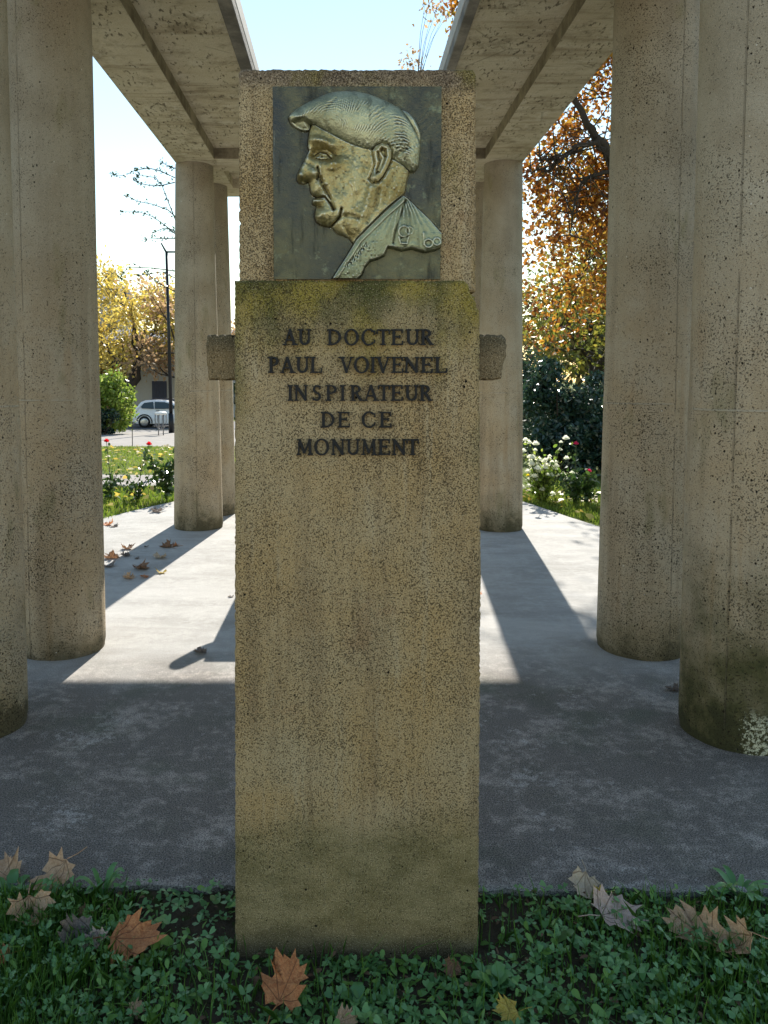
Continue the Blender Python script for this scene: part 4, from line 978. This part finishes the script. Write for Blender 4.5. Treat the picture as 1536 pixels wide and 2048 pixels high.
# cars
M_PAINTW = NT('white_paint'); M_PAINTW = M_PAINTW.done(M_PAINTW.bsdf((.72, .73, .75), .25, spec=.5, Coat_Weight=.5))
M_PAINTD = NT('dark_paint'); M_PAINTD = M_PAINTD.done(M_PAINTD.bsdf((.03, .032, .04), .25, spec=.5, Coat_Weight=.6))
M_GLASS = plain('tinted_glass', (.02, .035, .035), .06, spec=.8)
M_TYRE = plain('tyre_rubber', (.012, .012, .012), .85); M_RIMM = plain('alloy', (.42, .42, .43), .3, metal=.8); M_TAIL = plain('tail_lamp', (.45, .04, .03), .2, spec=.6); M_TRIM = plain('black_trim', (.015, .015, .015), .6)
def car(loc, rz, paint, label, Lc=3.95):
    root = empty('parked_car', loc, rz); tag(root, label, 'car', 'cars parked along the street')
    # side outline from rear (x=0) to front (x=Lc); rings of half-width
    prof = [(.02, .34), (.0, .55), (.06, .80), (.16, .97), (.30, 1.12), (.52, 1.40), (.74, 1.485), (1.25, 1.51), (1.85, 1.475), (2.25, 1.36), (2.85, 1.02), (3.35, .93), (3.72, .82), (3.9, .66), (3.95, .45), (3.9, .30), (3.6, .22), (.3, .22)]
    m = MB(); n = len(prof)
    def hw(z): return .84 if z < 1.0 else .84 - (z - 1.0) * .36
    rows = []
    for f, sh in ((-1, .06), (-1, 0), (1, 0), (1, .06)):
        rows.append([(x + (.05 if x < 1.9 else -.05) * (sh > 0) * .6, f * (hw(z) - (.05 if sh == 0 and False else 0)) if sh else f * (hw(z) - .06), z) for x, z in prof])
    order = [rows[0], rows[1], rows[2], rows[3]]
    side0 = [(x + (.04 if x < 1.9 else -.04), -hw(z), z - (.03 if z > 1 else -.02)) for x, z in prof]
    mid0 = [(x, -(hw(z) - .08), z) for x, z in prof]; mid1 = [(x, hw(z) - .08, z) for x, z in prof]
    side1 = [(x + (.04 if x < 1.9 else -.04), hw(z), z - (.03 if z > 1 else -.02)) for x, z in prof]
    vs = side0 + mid0 + mid1 + side1; fs = [tuple(range(n)), tuple(range(4 * n - 1, 3 * n - 1, -1))]
    for r in range(3):
        for i in range(n): fs.append((r * n + i, (r + 1) * n + i, (r + 1) * n + (i + 1) % n, r * n + (i + 1) % n))
    m.add(vs, fs); b = m.build('body', paint, root, smooth=False, bevel=.03, segs=3)
    for sy in (-1, 1):
        for xw in (.72, 3.25):
            w = MB(); w.lathe([(.31, -.10), (.33, -.06), (.33, .06), (.31, .10), (.2, .11)], 24); w.v = [(x, -z, y) for x, y, z in w.v]
            wo = w.build('wheel', M_TYRE, root, smooth=True); wo.location = (xw, sy * .76, .33)
            h = MB(); h.lathe([(.215, 0), (.215, .012), (.17, .02), (.05, .03)], 24); h.v = [(x, -z * -sy * -1 if False else z * sy, y) for x, y, z in h.v]; ho = h.build('rim', M_RIMM, wo, smooth=True); ho.location = (0, sy * .11, 0)
            a_ = MB()
            a_.tube([(xw + .40 * math.cos(t), sy * .845, .33 + .40 * math.sin(t)) for t in [math.pi * i / 12 - .15 for i in range(13)]], .035, 6); a_.build('wheel_arch', M_TRIM, root, smooth=True)
        wq = MB(); pts = [(.58, 1.07), (.54, 1.16), (.70, 1.36), (1.18, 1.42), (1.22, 1.04)]
        wf = [(1.28, 1.04), (1.25, 1.42), (1.78, 1.40), (2.12, 1.30), (2.62, 1.05)]
        for q in (pts, wf):
            qq = q if sy < 0 else q[::-1]
            vs = []
            for x, z in qq: vs.append((x, sy * (hw(z) + .006), z))
            for x, z in qq: vs.append((x, sy * (hw(z) - .05), z))
            k = len(qq); fsq = [tuple(range(k)), tuple(range(2 * k - 1, k - 1, -1))] + [(i, i + k, (i + 1) % k + k, (i + 1) % k) for i in range(k)]
            w2 = MB(); w2.add(vs, fsq); w2.build('window', M_GLASS, root)
        h = MB(); h.box(1.35, 1.52, sy * .845 - .02, sy * .845 + .02, .93, .96); h.build('door_handle', M_TRIM, root)
        tl = MB(); tl.box(.005, .22, sy * .74 - .105, sy * .74 + .105, .76, 1.02); tl.build('tail_light', M_TAIL, root, bevel=.03)
        hl_ = MB(); hl_.box(3.55, 3.84, sy * .66 - .15, sy * .66 + .15, .68, .80); hl_.build('headlight', M_LID, root, bevel=.03)
    bu = MB(); bu.box(-.05, .12, -.74, .74, .30, .52); bu.build('bumper', paint, root, bevel=.04)
    rw = MB(); rw.add([(.32, -.62, 1.13), (.32, .62, 1.13), (.50, .56, 1.37), (.50, -.56, 1.37), (.30, -.62, 1.15), (.30, .62, 1.15), (.48, .56, 1.39), (.48, -.56, 1.39)], [(4, 7, 6, 5), (0, 1, 2, 3), (0, 4, 5, 1), (1, 5, 6, 2), (2, 6, 7, 3), (3, 7, 4, 0)]); rw.build('rear_window', M_GLASS, root)
    return root
cw = on_ground(292, 857)
car((cw.x - .86, cw.y + .8, terr(cw.y) + .012), R(4), M_PAINTW, 'white hatchback parked behind the litter bin, its rear wheel in view')
car((cw.x - 1.5, cw.y + 5.2, terr(cw.y) + .012), R(3), M_PAINTD, 'dark car parked beyond the white hatchback')

# houses
M_PALE = plain('pale_render', (.42, .42, .44), .9, var=.12); M_SLATE = plain('slate_roof', (.10, .11, .15), .7, var=.25); M_GATE = plain('blue_gate_paint', (.03, .04, .085), .5, var=.2); M_BRICK = plain('brick', (.22, .10, .07), .9, var=.25, scale=20)
M_WOODF = plain('window_frame', (.5, .5, .5), .5)
def house(x0, x1, Y, zt_, ridge, label, wall, chim=(), gate=None, wins=()):
    g0 = terr(Y); root = empty('house', ((x0 + x1) / 2, Y, g0)); tag(root, label, 'house', 'houses across the street')
    w = x1 - x0; h = zt_ - g0; dp = 8
    m = MB(); m.box(-w / 2, w / 2, 0, dp, -.1, h); m.build('wall', wall, root)
    r = MB(); r.add([(-w / 2 - .3, -.4, h), (w / 2 + .3, -.4, h), (w / 2 + .3, dp / 2, h + ridge), (-w / 2 - .3, dp / 2, h + ridge), (w / 2 + .3, dp + .4, h), (-w / 2 - .3, dp + .4, h)],
                    [(0, 1, 2, 3), (3, 2, 4, 5), (0, 3, 5), (1, 4, 2), (0, 5, 4, 1)]); ro = r.build('roof', M_SLATE, root)
    for cx, cw_, cz in chim:
        c = MB(); c.box(cx - cw_ / 2, cx + cw_ / 2, dp / 2 - .9, dp / 2 - .1, h + ridge * .6, cz - g0); c.box(cx - cw_ / 2 - .06, cx + cw_ / 2 + .06, dp / 2 - .96, dp / 2 - .04, cz - g0, cz - g0 + .14); c.build('chimney', M_SLATE, ro)
    if gate:
        q = MB(); q.box(gate[0], gate[1], -.06, .02, -.05, gate[2])
        for i in range(1, 4): xx = gate[0] + (gate[1] - gate[0]) * i / 4; q.box(xx - .03, xx + .03, -.09, -.055, .1, gate[2] - .1)
        q.build('gate', M_GATE, root)
    for a, b in wins:
        fr = MB(); fr.box(a - .06, a + 1.06, -.07, .01, b - .06, b + 1.56); f_ = fr.build('window', M_WOODF, root)
        pn = MB(); pn.box(a, a + 1.0, -.085, -.04, b, b + 1.5); pn.build('pane', M_GLASS, f_)
    return root
Yh = 62
ha = at(185, 700, Yh).x; hb = at(262, 700, Yh).x; ct = at(0, 546, Yh + 3.6).z
house(ha - 6, hb - 1.6, Yh, at(0, 600, Yh).z, 1.5, 'house with a slate roof and tall chimney behind the yellow trees', M_PALE, [(at(210, 0, Yh + 3.6).x - (ha - 6 + hb - 1.6) / 2, .55, ct)], None, [(3.2, 3.2), (3.2, 6.2), (1, 3.2)])
Yg = 56
gx0, gx1 = at(292, 0, Yg).x, at(322, 0, Yg).x
house(hb - .4, at(470, 0, Yg).x, Yg, at(0, 690, Yg).z, 1.3, 'pale low house with a dark blue gate behind the parked cars', M_PALE, (), (gx0 - (hb - .4 + at(470, 0, Yg).x) / 2, gx1 - (hb - .4 + at(470, 0, Yg).x) / 2, at(0, 762, Yg).z - terr(Yg)), [(2.6, .9), (4.4, .9)])
bw = MB(); bw.box(-6, 0, 0, .3, -.1, 1.0); bw_ = bw.build('brick_wall', M_BRICK, bevel=.02); bw_.location = (cw.x - .9, cw.y + 7.8, terr(50)); tag(bw_, 'low brick wall across the street left of the white car', 'wall')

# ================================================================== DEAD LEAVES
def dead_leaf_mat(name, a, b, vein):
    t = NT(name); x, y, z = t.xyz()
    c = t.mix(t.sm(t.noise(14, 5, .65), .3, .7), a, b)
    c = t.mix(t.sm(t.noise(60, 4, .7), .58, .72, 0, .6), c, tuple(v * .5 for v in a))
    ang = t.math('ARCTAN2', x, t.math('ADD', y, .36))
    v = None
    for a0 in (-1.15, -.58, 0., .58, 1.15):
        d = t.math('MULTIPLY', t.math('ABSOLUTE', t.math('SUBTRACT', ang, a0)), t.math('SQRT', t.math('ADD', t.math('MULTIPLY', x, x), t.math('MULTIPLY', t.math('ADD', y, .36), t.math('ADD', y, .36)))))
        l = t.sm(d, .014, .004); v = l if v is None else t.math('MAXIMUM', v, l)
    fv = t.sm(t.voro(9, None, 'DISTANCE_TO_EDGE'), .02, .005, 0, .45)
    c = t.mix(t.math('MULTIPLY', t.math('MAXIMUM', v, fv), .6), c, vein)
    p = t.bsdf(c, .6, t.bump(t.math('ADD', t.math('MULTIPLY', v, -.8), t.noise(25, 4)), .02, .5), spec=.3)
    tr = t.n('ShaderNodeBsdfTranslucent'); t.set(tr.inputs[0], c); mx = t.n('ShaderNodeMixShader'); mx.inputs[0].default_value = .25
    t.t.links.new(p, mx.inputs[1]); t.t.links.new(tr.outputs[0], mx.inputs[2]); return t.done(mx.outputs[0])
DL = {'orange': dead_leaf_mat('orange_dead_leaf', (.50, .165, .06), (.68, .30, .12), (.10, .03, .015)),
      'tan': dead_leaf_mat('tan_dead_leaf', (.54, .31, .165), (.70, .47, .29), (.10, .045, .02)),
      'pink': dead_leaf_mat('pinkish_dead_leaf', (.56, .39, .31), (.70, .54, .45), (.12, .06, .05)),
      'grey': dead_leaf_mat('grey_dead_leaf', (.14, .12, .11), (.28, .23, .20), (.04, .03, .03)),
      'brown': dead_leaf_mat('brown_dead_leaf', (.19, .10, .055), (.36, .20, .11), (.05, .02, .01)),
      'yellow': dead_leaf_mat('yellow_dead_leaf', (.52, .36, .05), (.60, .46, .12), (.30, .16, .03)),
      'pale': dead_leaf_mat('pale_dead_leaf', (.56, .42, .28), (.70, .58, .43), (.16, .09, .05))}
M_PET = plain('leaf_stalk', (.16, .07, .03), .6)
# unit plane-tree leaf outline, stalk at (0,-.42), tip at +y
LOBES = [(0, -.40), (.12, -.36), (.26, -.44), (.30, -.33), (.47, -.27), (.38, -.17), (.55, .02), (.36, .0), (.30, .06), (.46, .22), (.33, .22), (.36, .42), (.20, .30), (.15, .40), (.06, .44), (0, .60)]
OUT = LOBES + [(-x, y) for x, y in LOBES[-2:0:-1]]
def dead_leaf(loc, size, rot, mat, label, curl=.5, tilt=(0, 0), seed=0, fold=0., group='fallen plane leaves on the grass', stalk=True, cat='leaf'):
    "a lobed dry leaf, curled; loc = where it lies"
    rng = random.Random(seed); n = len(OUT); K = 7
    vs = [(0, -.05, 0)]; 
    sk, ay = rng.uniform(-.22, .22), rng.uniform(.85, 1.12)
    O = [((x + sk * (y + .4)) * rng.uniform(.84, 1.16), y * ay * rng.uniform(.86, 1.12)) for x, y in OUT]
    for k in range(1, K + 1):
        for x, y in O: vs.append((x * k / K, -.05 + (y + .05) * k / K, 0))
    ph, p2 = rng.uniform(0, 6.28), rng.uniform(0, 6.28)
    out = []
    for x, y, _ in vs:
        r = math.hypot(x, y); a = math.atan2(y, x)
        z = curl * r * r * (.8 + .55 * math.sin(2 * a + ph)) + .11 * math.sin(3 * a + p2) * r + .06 * math.sin(5 * a + p2) * r * 1.5 + fold * abs(x) + .035 * math.sin(9 * a + ph) * r
        k = 1 - .22 * abs(curl) * r
        out.append((x * k, y * k, z))
    fs = [(0, 1 + i, 1 + (i + 1) % n) for i in range(n)]
    for k in range(K - 1):
        for i in range(n): fs.append((1 + k * n + i, 1 + (k + 1) * n + i, 1 + (k + 1) * n + (i + 1) % n, 1 + k * n + (i + 1) % n))
    m = MB(); m.add(out, fs)
    if stalk: m.tube([(0, -.40, out[1 + (K - 1) * n][2]), (rng.uniform(-.05, .05), -.62, .05), (rng.uniform(-.1, .1), -.85, .02)], [.012, .010, .012], 5)
    o = m.build('dead_leaf', mat, None, smooth=True)
    o.scale = (size * 1.06,) * 3
    o.rotation_euler = (Matrix.Rotation(tilt[0] * .62, 3, 'X') @ Matrix.Rotation(tilt[1], 3, 'Y') @ Matrix.Rotation(rot, 3, 'Z')).to_euler()
    zmin = min((o.rotation_euler.to_matrix() @ Vector(p)).z for p in out) * size * 1.06
    o.location = (loc[0], loc[1], loc[2] - zmin * .85)
    tag(o, label, cat, group); return o
GR = -.03
def lg(px, py, h=.03): return on_ground(px, py, GR + h)
dead_leaf(lg(105, 1760, .03), .145, R(140), DL['tan'], 'tan curled leaf at the terrace edge on the left', .55, (R(28), R(-10)), 1)
dead_leaf(lg(4, 1750, .03), .11, R(60), DL['tan'], 'brown leaf cut by the left border, beside the terrace edge', .4, (R(22), 0), 2)
dead_leaf(lg(56, 1834, .03), .125, R(200), DL['tan'], 'folded tan leaf in the grass at far left', .75, (R(30), R(15)), 3, .25)
dead_leaf(lg(176, 1828, .03), .055, R(20), DL['brown'], 'small brown leaf standing among clover between two larger leaves', .8, (R(40), 0), 4)
dead_leaf(lg(270, 1892, .03), .15, R(-95), DL['orange'], 'big rust coloured leaf with a long right tip, left of the stele', .35, (R(28), R(-8)), 5)
dead_leaf(lg(150, 1880, .03), .10, R(120), DL['grey'], 'grey shrivelled leaf left of the rust coloured leaf', 1.0, (R(45), R(20)), 6, .4)
dead_leaf(lg(197, 1890, .03), .085, R(10), DL['pink'], 'pinkish crumpled leaf touching the rust coloured leaf', 1.0, (R(35), R(-25)), 7, .3)
dead_leaf(lg(575, 1984, .04), .125, R(-22), DL['orange'], 'bright orange leaf lying spread out before the stele foot', .18, (R(38), R(-6)), 8)
dead_leaf(lg(1170, 1780, .03), .115, R(170), DL['pale'], 'pale brown leaf curled over at the terrace edge on the right', .9, (R(35), R(10)), 9, .2)
dead_leaf(lg(1232, 1836, .03), .145, R(-70), DL['pink'], 'large dusty pink leaf below the pale curled one', .25, (R(25), R(8)), 10)
dead_leaf(lg(1200, 1792, .055), .05, R(30), DL['yellow'], 'small orange yellow leaf between the pale and the pink leaf', .9, (R(40), 0), 11)
dead_leaf(lg(1385, 1862, .03), .15, R(35), DL['tan'], 'two lobed tan leaf on the clover at right', .55, (R(22), R(-14)), 12, .15)
dead_leaf(lg(1475, 1896, .03), .13, R(80), DL['tan'], 'long rolled brown leaf at the right border', .9, (R(15), R(-30)), 13, .5)
dead_leaf(lg(902, 1942, .03), .055, R(160), DL['brown'], 'dark leaf with pale tips against the right foot of the stele', .9, (R(45), 0), 14)
dead_leaf(lg(1018, 2036, .035), .07, R(100), DL['yellow'], 'yellow leaf at the bottom border right of the stele', .3, (R(30), 0), 15)
dead_leaf(lg(694, 2042, .03), .06, R(-70), DL['tan'], 'small tan leaf at the bottom border under the stele', .4, (R(25), 0), 16)
dead_leaf(lg(270, 2020, .025), .045, R(-100), DL['tan'], 'tiny brown leaf in the lower left clover', .5, (R(25), 0), 17)
dead_leaf(lg(2, 1915, .03), .06, R(100), DL['orange'], 'orange leaf half cut off by the left border in the grass', .3, (R(30), 0), 18)
FGRP = 'dry leaves on the terrace floor'
fl2 = [(256, 1098, .13, 'brown', 'brown leaf at the sunny edge of the column shadow'), (222, 1116, .17, 'brown', 'large curled brown leaf next to the left column'), (216, 1133, .12, 'grey', 'dark leaf touching the left column edge'), (250, 1112, .10, 'grey', 'dark leaf leaning on the large curled one'),
       (334, 1094, .15, 'brown', 'twisted brown leaf in the middle of the shadow strip'), (352, 1092, .09, 'orange', 'small reddish leaf right of the twisted brown one'), (317, 1116, .14, 'pale', 'pale leaf lying flat in the shadow strip'),
       (284, 1137, .16, 'brown', 'curled brown leaf on the sunny border of the shadow strip'), (256, 1157, .11, 'tan', 'tan leaf lowest in the shadow strip'), (287, 1155, .08, 'orange', 'small orange leaf where shadow meets sun'), (325, 1146, .09, 'yellow', 'golden leaf lit by the sun on the pale floor'),
       (292, 1094, .05, 'grey', 'tiny dark leaf scrap high in the shadow strip'), (274, 1118, .05, 'grey', 'tiny dark scrap between the brown leaves'), (957, 1188, .06, 'orange', 'small orange leaf peeping out at the right side of the stele'), (461, 1194, .05, 'grey', 'dark scrap at the left side of the stele'), (398, 1306, .09, 'grey', 'grey leaf in the shadow of the statue foot'),
       (316, 1024, .16, 'grey', 'dark leaf on the far end of the terrace'), (216, 1050, .12, 'orange', 'orange leaf at the far left terrace edge'), (228, 1054, .09, 'grey', 'dark leaf beside the orange one at the far left terrace edge'), (1346, 1380, .07, 'grey', 'grey scrap between the two right columns')]
for i, (px, py, sz, c, lab) in enumerate(fl2):
    rng = random.Random(300 + i); p = on_ground(px, py, 0.0)
    dead_leaf(p, sz, rng.uniform(0, 6.28), DL[c], lab, rng.uniform(.5, .9), (rng.uniform(-.25, .25), rng.uniform(-.25, .25)), 320 + i, rng.uniform(0, .3), FGRP)

# ================================================================== GROUND COVER
M_CLOVER = leaf_mat('clover_leaves', [(.06, .15, .045), (.11, .25, .08), (.17, .33, .115), (.24, .40, .17)], .25, rough=.33, spec=.45, nscale=5)
M_GRASS = leaf_mat('grass_blades', [(.05, .11, .02), (.09, .20, .03), (.15, .28, .045)], .3, rough=.4, nscale=4)
M_LAWN = leaf_mat('lawn_blades', [(.06, .11, .015), (.12, .19, .025), (.20, .25, .04), (.30, .26, .06)], .45, nscale=1.5)
M_FRESH = leaf_mat('fresh_weed_leaves', [(.07, .16, .035), (.14, .28, .06), (.20, .36, .075), (.28, .42, .14)], .3, rough=.36, spec=.45, nscale=6)
def cover_points(n, seed, dens_k):
    g = np.random.default_rng(seed); X = g.uniform(-1.75, 1.95, n); Y = g.uniform(1.30, 2.43, n)
    patch = .55 + .45 * np.sin(X * 5.1 + dens_k) * np.sin(Y * 7.3 + X * 2.2 + dens_k * 2)
    bare = .6 * np.exp(-((X + .43) / .17) ** 2 - ((Y - 2.30) / .11) ** 2) + .6 * np.exp(-((X - .46) / .10) ** 2 - ((Y - 2.34) / .07) ** 2) + .5 * np.exp(-((X + .75) / .25) ** 2 - ((Y - 2.36) / .05) ** 2)
    ok = (g.random(n) < patch + .25 - bare) & ~((X > -.315) & (X < .385) & (Y > 2.15)) & (Y < 2.418 - .012 * X) & ~((np.abs(X - .035) < .37) & (Y > 2.14))
    return X[ok], Y[ok], g
OVAL = [(-1, 0, 0), (-.45, .55, .16), (.25, .85, .24), (.85, .5, .14), (1.0, 0, 0), (.85, -.5, .14), (.25, -.85, .24), (-.45, -.55, .16)]
HEART = [(-1, 0, 0), (-.3, .62, .2), (.45, .92, .3), (.95, .62, .18), (.72, 0, -.05), (.95, -.62, .18), (.45, -.92, .3), (-.3, -.62, .2)]
def leaf_blades(name, P, ang, sz, asp, tilt, shape, mat, g, label):
    n = len(P); a = ang
    d = np.stack([np.cos(a), np.sin(a), np.sin(g.normal(tilt, .4, n))], 1); s_ = np.stack([-np.sin(a), np.cos(a), np.sin(g.normal(-.2, .4, n))], 1)
    d /= np.linalg.norm(d, axis=1)[:, None]; s_ /= np.linalg.norm(s_, axis=1)[:, None]; u = np.cross(d, s_)
    V = np.stack([P + d * ((p + 1) * sz)[:, None] + s_ * (q * sz * asp)[:, None] + u * (r * sz)[:, None] for p, q, r in shape], 1).reshape(-1, 3)
    o = np_mesh(name, V, np.arange(n * 8).reshape(n, 8), mat); return tag(o, label, 'ground cover', kind='stuff')
X, Y, g = cover_points(6500, 9, 0.)
h = GR + .008 + g.random(len(X)) ** 1.3 * np.where((np.abs(X - .035) < .37) & (Y > 1.9), .022, .05); c = g.uniform(.007, .0135, len(X)); a0 = g.uniform(0, 6.28, len(X))
P = np.repeat(np.stack([X, Y, h], 1), 3, 0); ang = np.repeat(a0, 3) + np.tile([0, 2.09, 4.19], len(X)) + g.normal(0, .15, 3 * len(X))
leaf_blades('clover', P, ang, np.repeat(c, 3), g.uniform(.75, .95, len(P)), .05, HEART, M_CLOVER, g, 'three leaved dark green clover covering the ground before the stele')
X, Y, g = cover_points(7000, 19, 1.7)
P = np.stack([X, Y, GR + .004 + g.random(len(X)) ** 1.5 * np.where((np.abs(X - .035) < .37) & (Y > 1.9), .020, .045)], 1)
leaf_blades('weed_carpet', P, g.uniform(0, 6.28, len(P)), g.uniform(.008, .017, len(P)) * np.where(g.random(len(P)) < .07, 1.9, 1), g.uniform(.45, .8, len(P)), .35, OVAL, M_FRESH, g, 'small fresh green weeds mixed into the clover before the stele')
X, Y, g = cover_points(9000, 29, 3.1)
P = np.stack([X, Y, GR + .002 + g.random(len(X)) * .016], 1)
leaf_blades('chickweed', P, g.uniform(0, 6.28, len(P)), g.uniform(.003, .006, len(P)), g.uniform(.5, .9, len(P)), .3, OVAL, M_CLOVER, g, 'tiny low leaves close to the soil along the terrace edge')
g = np.random.default_rng(39); n = 700; X = g.uniform(-1.7, 1.9, n); Y = g.uniform(1.4, 2.42, n); k = ~((X > -.315) & (X < .385) & (Y > 2.15)); X, Y = X[k], Y[k]
o = leaf_cloud('plant_litter', np.stack([X, Y, GR + .006 + g.random(len(X)) * .03], 1), .022, plain('litter_brown', (.15, .085, .045), .8, var=.6, scale=40), None, 40, .45, flat=.6, hexa=True)
tag(o, 'brown crumbs of leaf and bark lying among the clover', 'leaf litter', kind='stuff')
def blades(name, X, Y, Z, hmin, hmax, w, mat, seed, lab, lean=.45, cat='grass'):
    g = np.random.default_rng(seed); n = len(X); h = g.uniform(hmin, hmax, n); a = g.uniform(0, 6.28, n); ln = np.abs(g.normal(0, lean, n)) * h
    dx, dy = np.cos(a) * ln, np.sin(a) * ln; b = a + g.uniform(.9, 2.2, n); sx, sy = np.cos(b) * w, np.sin(b) * w
    P = np.stack([X, Y, Z], 1)
    def off(x, y, z): return np.stack([x, y, z], 1)
    V = np.stack([P + off(sx, sy, 0 * h), P - off(sx, sy, 0 * h), P + off(dx * .35 - sx * .8, dy * .35 - sy * .8, h * .55), P + off(dx, dy, h * .95), P + off(dx * .35 + sx * .8, dy * .35 + sy * .8, h * .55)], 1).reshape(-1, 3)
    o = np_mesh(name, V, np.arange(n * 5).reshape(n, 5), mat); tag(o, lab, cat, kind='stuff'); return o
g = np.random.default_rng(21); n = 12000
X = np.concatenate([g.normal(-.95, .22, n // 2), g.uniform(-1.75, 1.95, n // 3), g.normal(1.05, .2, n // 5)]); Y = g.uniform(1.4, 2.40, len(X))
ok = ~((X > -.32) & (X < .39) & (Y > 2.15)) & (Y < 2.40 - .012 * X) & ~((X > -.65) & (X < -.33) & (Y > 2.15)); X, Y = X[ok], Y[ok]
blades('grass', X, Y, np.full(len(X), GR), .03, .10, .0018, M_GRASS, 22, 'thin grass blades growing through the clover before the terrace')
# lawns behind, lit by the sun
def lawn_pts(n, x0, x1, y0, y1, seed, f=None):
    g = np.random.default_rng(seed); X = g.uniform(x0, x1, n); Y = g.uniform(y0, y1, n)
    if f is not None: k = f(X, Y); X, Y = X[k], Y[k]
    return X, Y, np.array([terr(y) for y in Y])
outside = lambda X, Y: ~((np.abs(X) < np.interp(Y, [8, 9.2, 10.4, 11.4, 12.05, 12.1], [3.0, 2.75, 2.36, 1.95, .2, 0])))
a = lawn_pts(26000, -9, -1.0, 8.2, 12.05, 31, outside); b = lawn_pts(26000, 1.0, 7, 7.2, 11.8, 32, outside); c = lawn_pts(26000, -13, -1.5, 14.4, 24, 33)
blades('lawn_grass', np.concatenate([a[0], b[0], c[0]]), np.concatenate([a[1], b[1], c[1]]), np.concatenate([a[2], b[2], c[2]]), .03, .08, .006, M_LAWN, 34, 'sunlit lawn grass around the far end of the terrace')
# leaf litter on the lawns
g = np.random.default_rng(35); n = 900
X = np.concatenate([g.uniform(-12, -2.2, n), g.uniform(2.2, 5, 150)]); Y = np.concatenate([g.uniform(9, 24, n), g.uniform(8.5, 11.4, 150)]); k = outside(X, Y); X, Y = X[k], Y[k]
o = leaf_cloud('leaf_litter', np.stack([X, Y, np.array([terr(y) for y in Y]) + .045], 1), .11, M_YELLOW, None, 36, .7, flat=.8, hexa=True)
tag(o, 'yellow fallen leaves scattered over the lawns behind the colonnade', 'leaf litter', kind='stuff')
# rosette weeds at the terrace edge
def weed(loc, r, n, label, seed, up=.5, w=.16):
    root = MB(); rng = random.Random(seed)
    for k in range(n):
        a = 2 * math.pi * k / n + rng.uniform(-.3, .3); L = r * rng.uniform(.6, 1.1); e = up * rng.uniform(.5, 1.3); pts = []
        ca, sa = math.cos(a), math.sin(a); vs = []
        for i in range(7):
            t = i / 6; ww = w * L * (math.sin(t * 2.6 + .25)) * (1 + .25 * (i % 2)); x = L * t; z = L * e * math.sin(t * 1.9) * .8
            vs += [(ca * x - sa * ww, sa * x + ca * ww, z + abs(ww) * .3), (ca * x, sa * x, z), (ca * x + sa * ww, sa * x - ca * ww, z + abs(ww) * .3)]
        root.add(vs, [f for i in range(6) for f in ((3 * i, 3 * i + 1, 3 * i + 4, 3 * i + 3), (3 * i + 1, 3 * i + 2, 3 * i + 5, 3 * i + 4))])
    o = root.build('weed', M_CLOVER, None, smooth=True); o.location = loc
    return tag(o, label, 'weed', 'leafy weeds along the terrace edge')
weed(on_ground(205, 1800, GR), .075, 13, 'upright narrow leaved weed at the terrace edge left of the stele', 1, 1.6, .13)
weed(on_ground(1478, 1800, GR), .095, 24, 'spreading rosette weed at the terrace edge at far right', 2, .7, .10)
weed(on_ground(20, 1795, GR), .07, 10, 'broad leaved weed at the terrace edge at far left', 3, .9, .2)
weed(on_ground(715, 2015, GR), .045, 10, 'broad leaved weed before the middle of the stele', 4, .9, .34)
weed(on_ground(985, 1985, GR), .055, 11, 'broad leaved weed off the right corner of the stele', 5, 1.0, .30)
# moss clump and small stone by the stele foot
M_MOSS = plain('moss', (.05, .06, .012), .95, var=.5, scale=90)
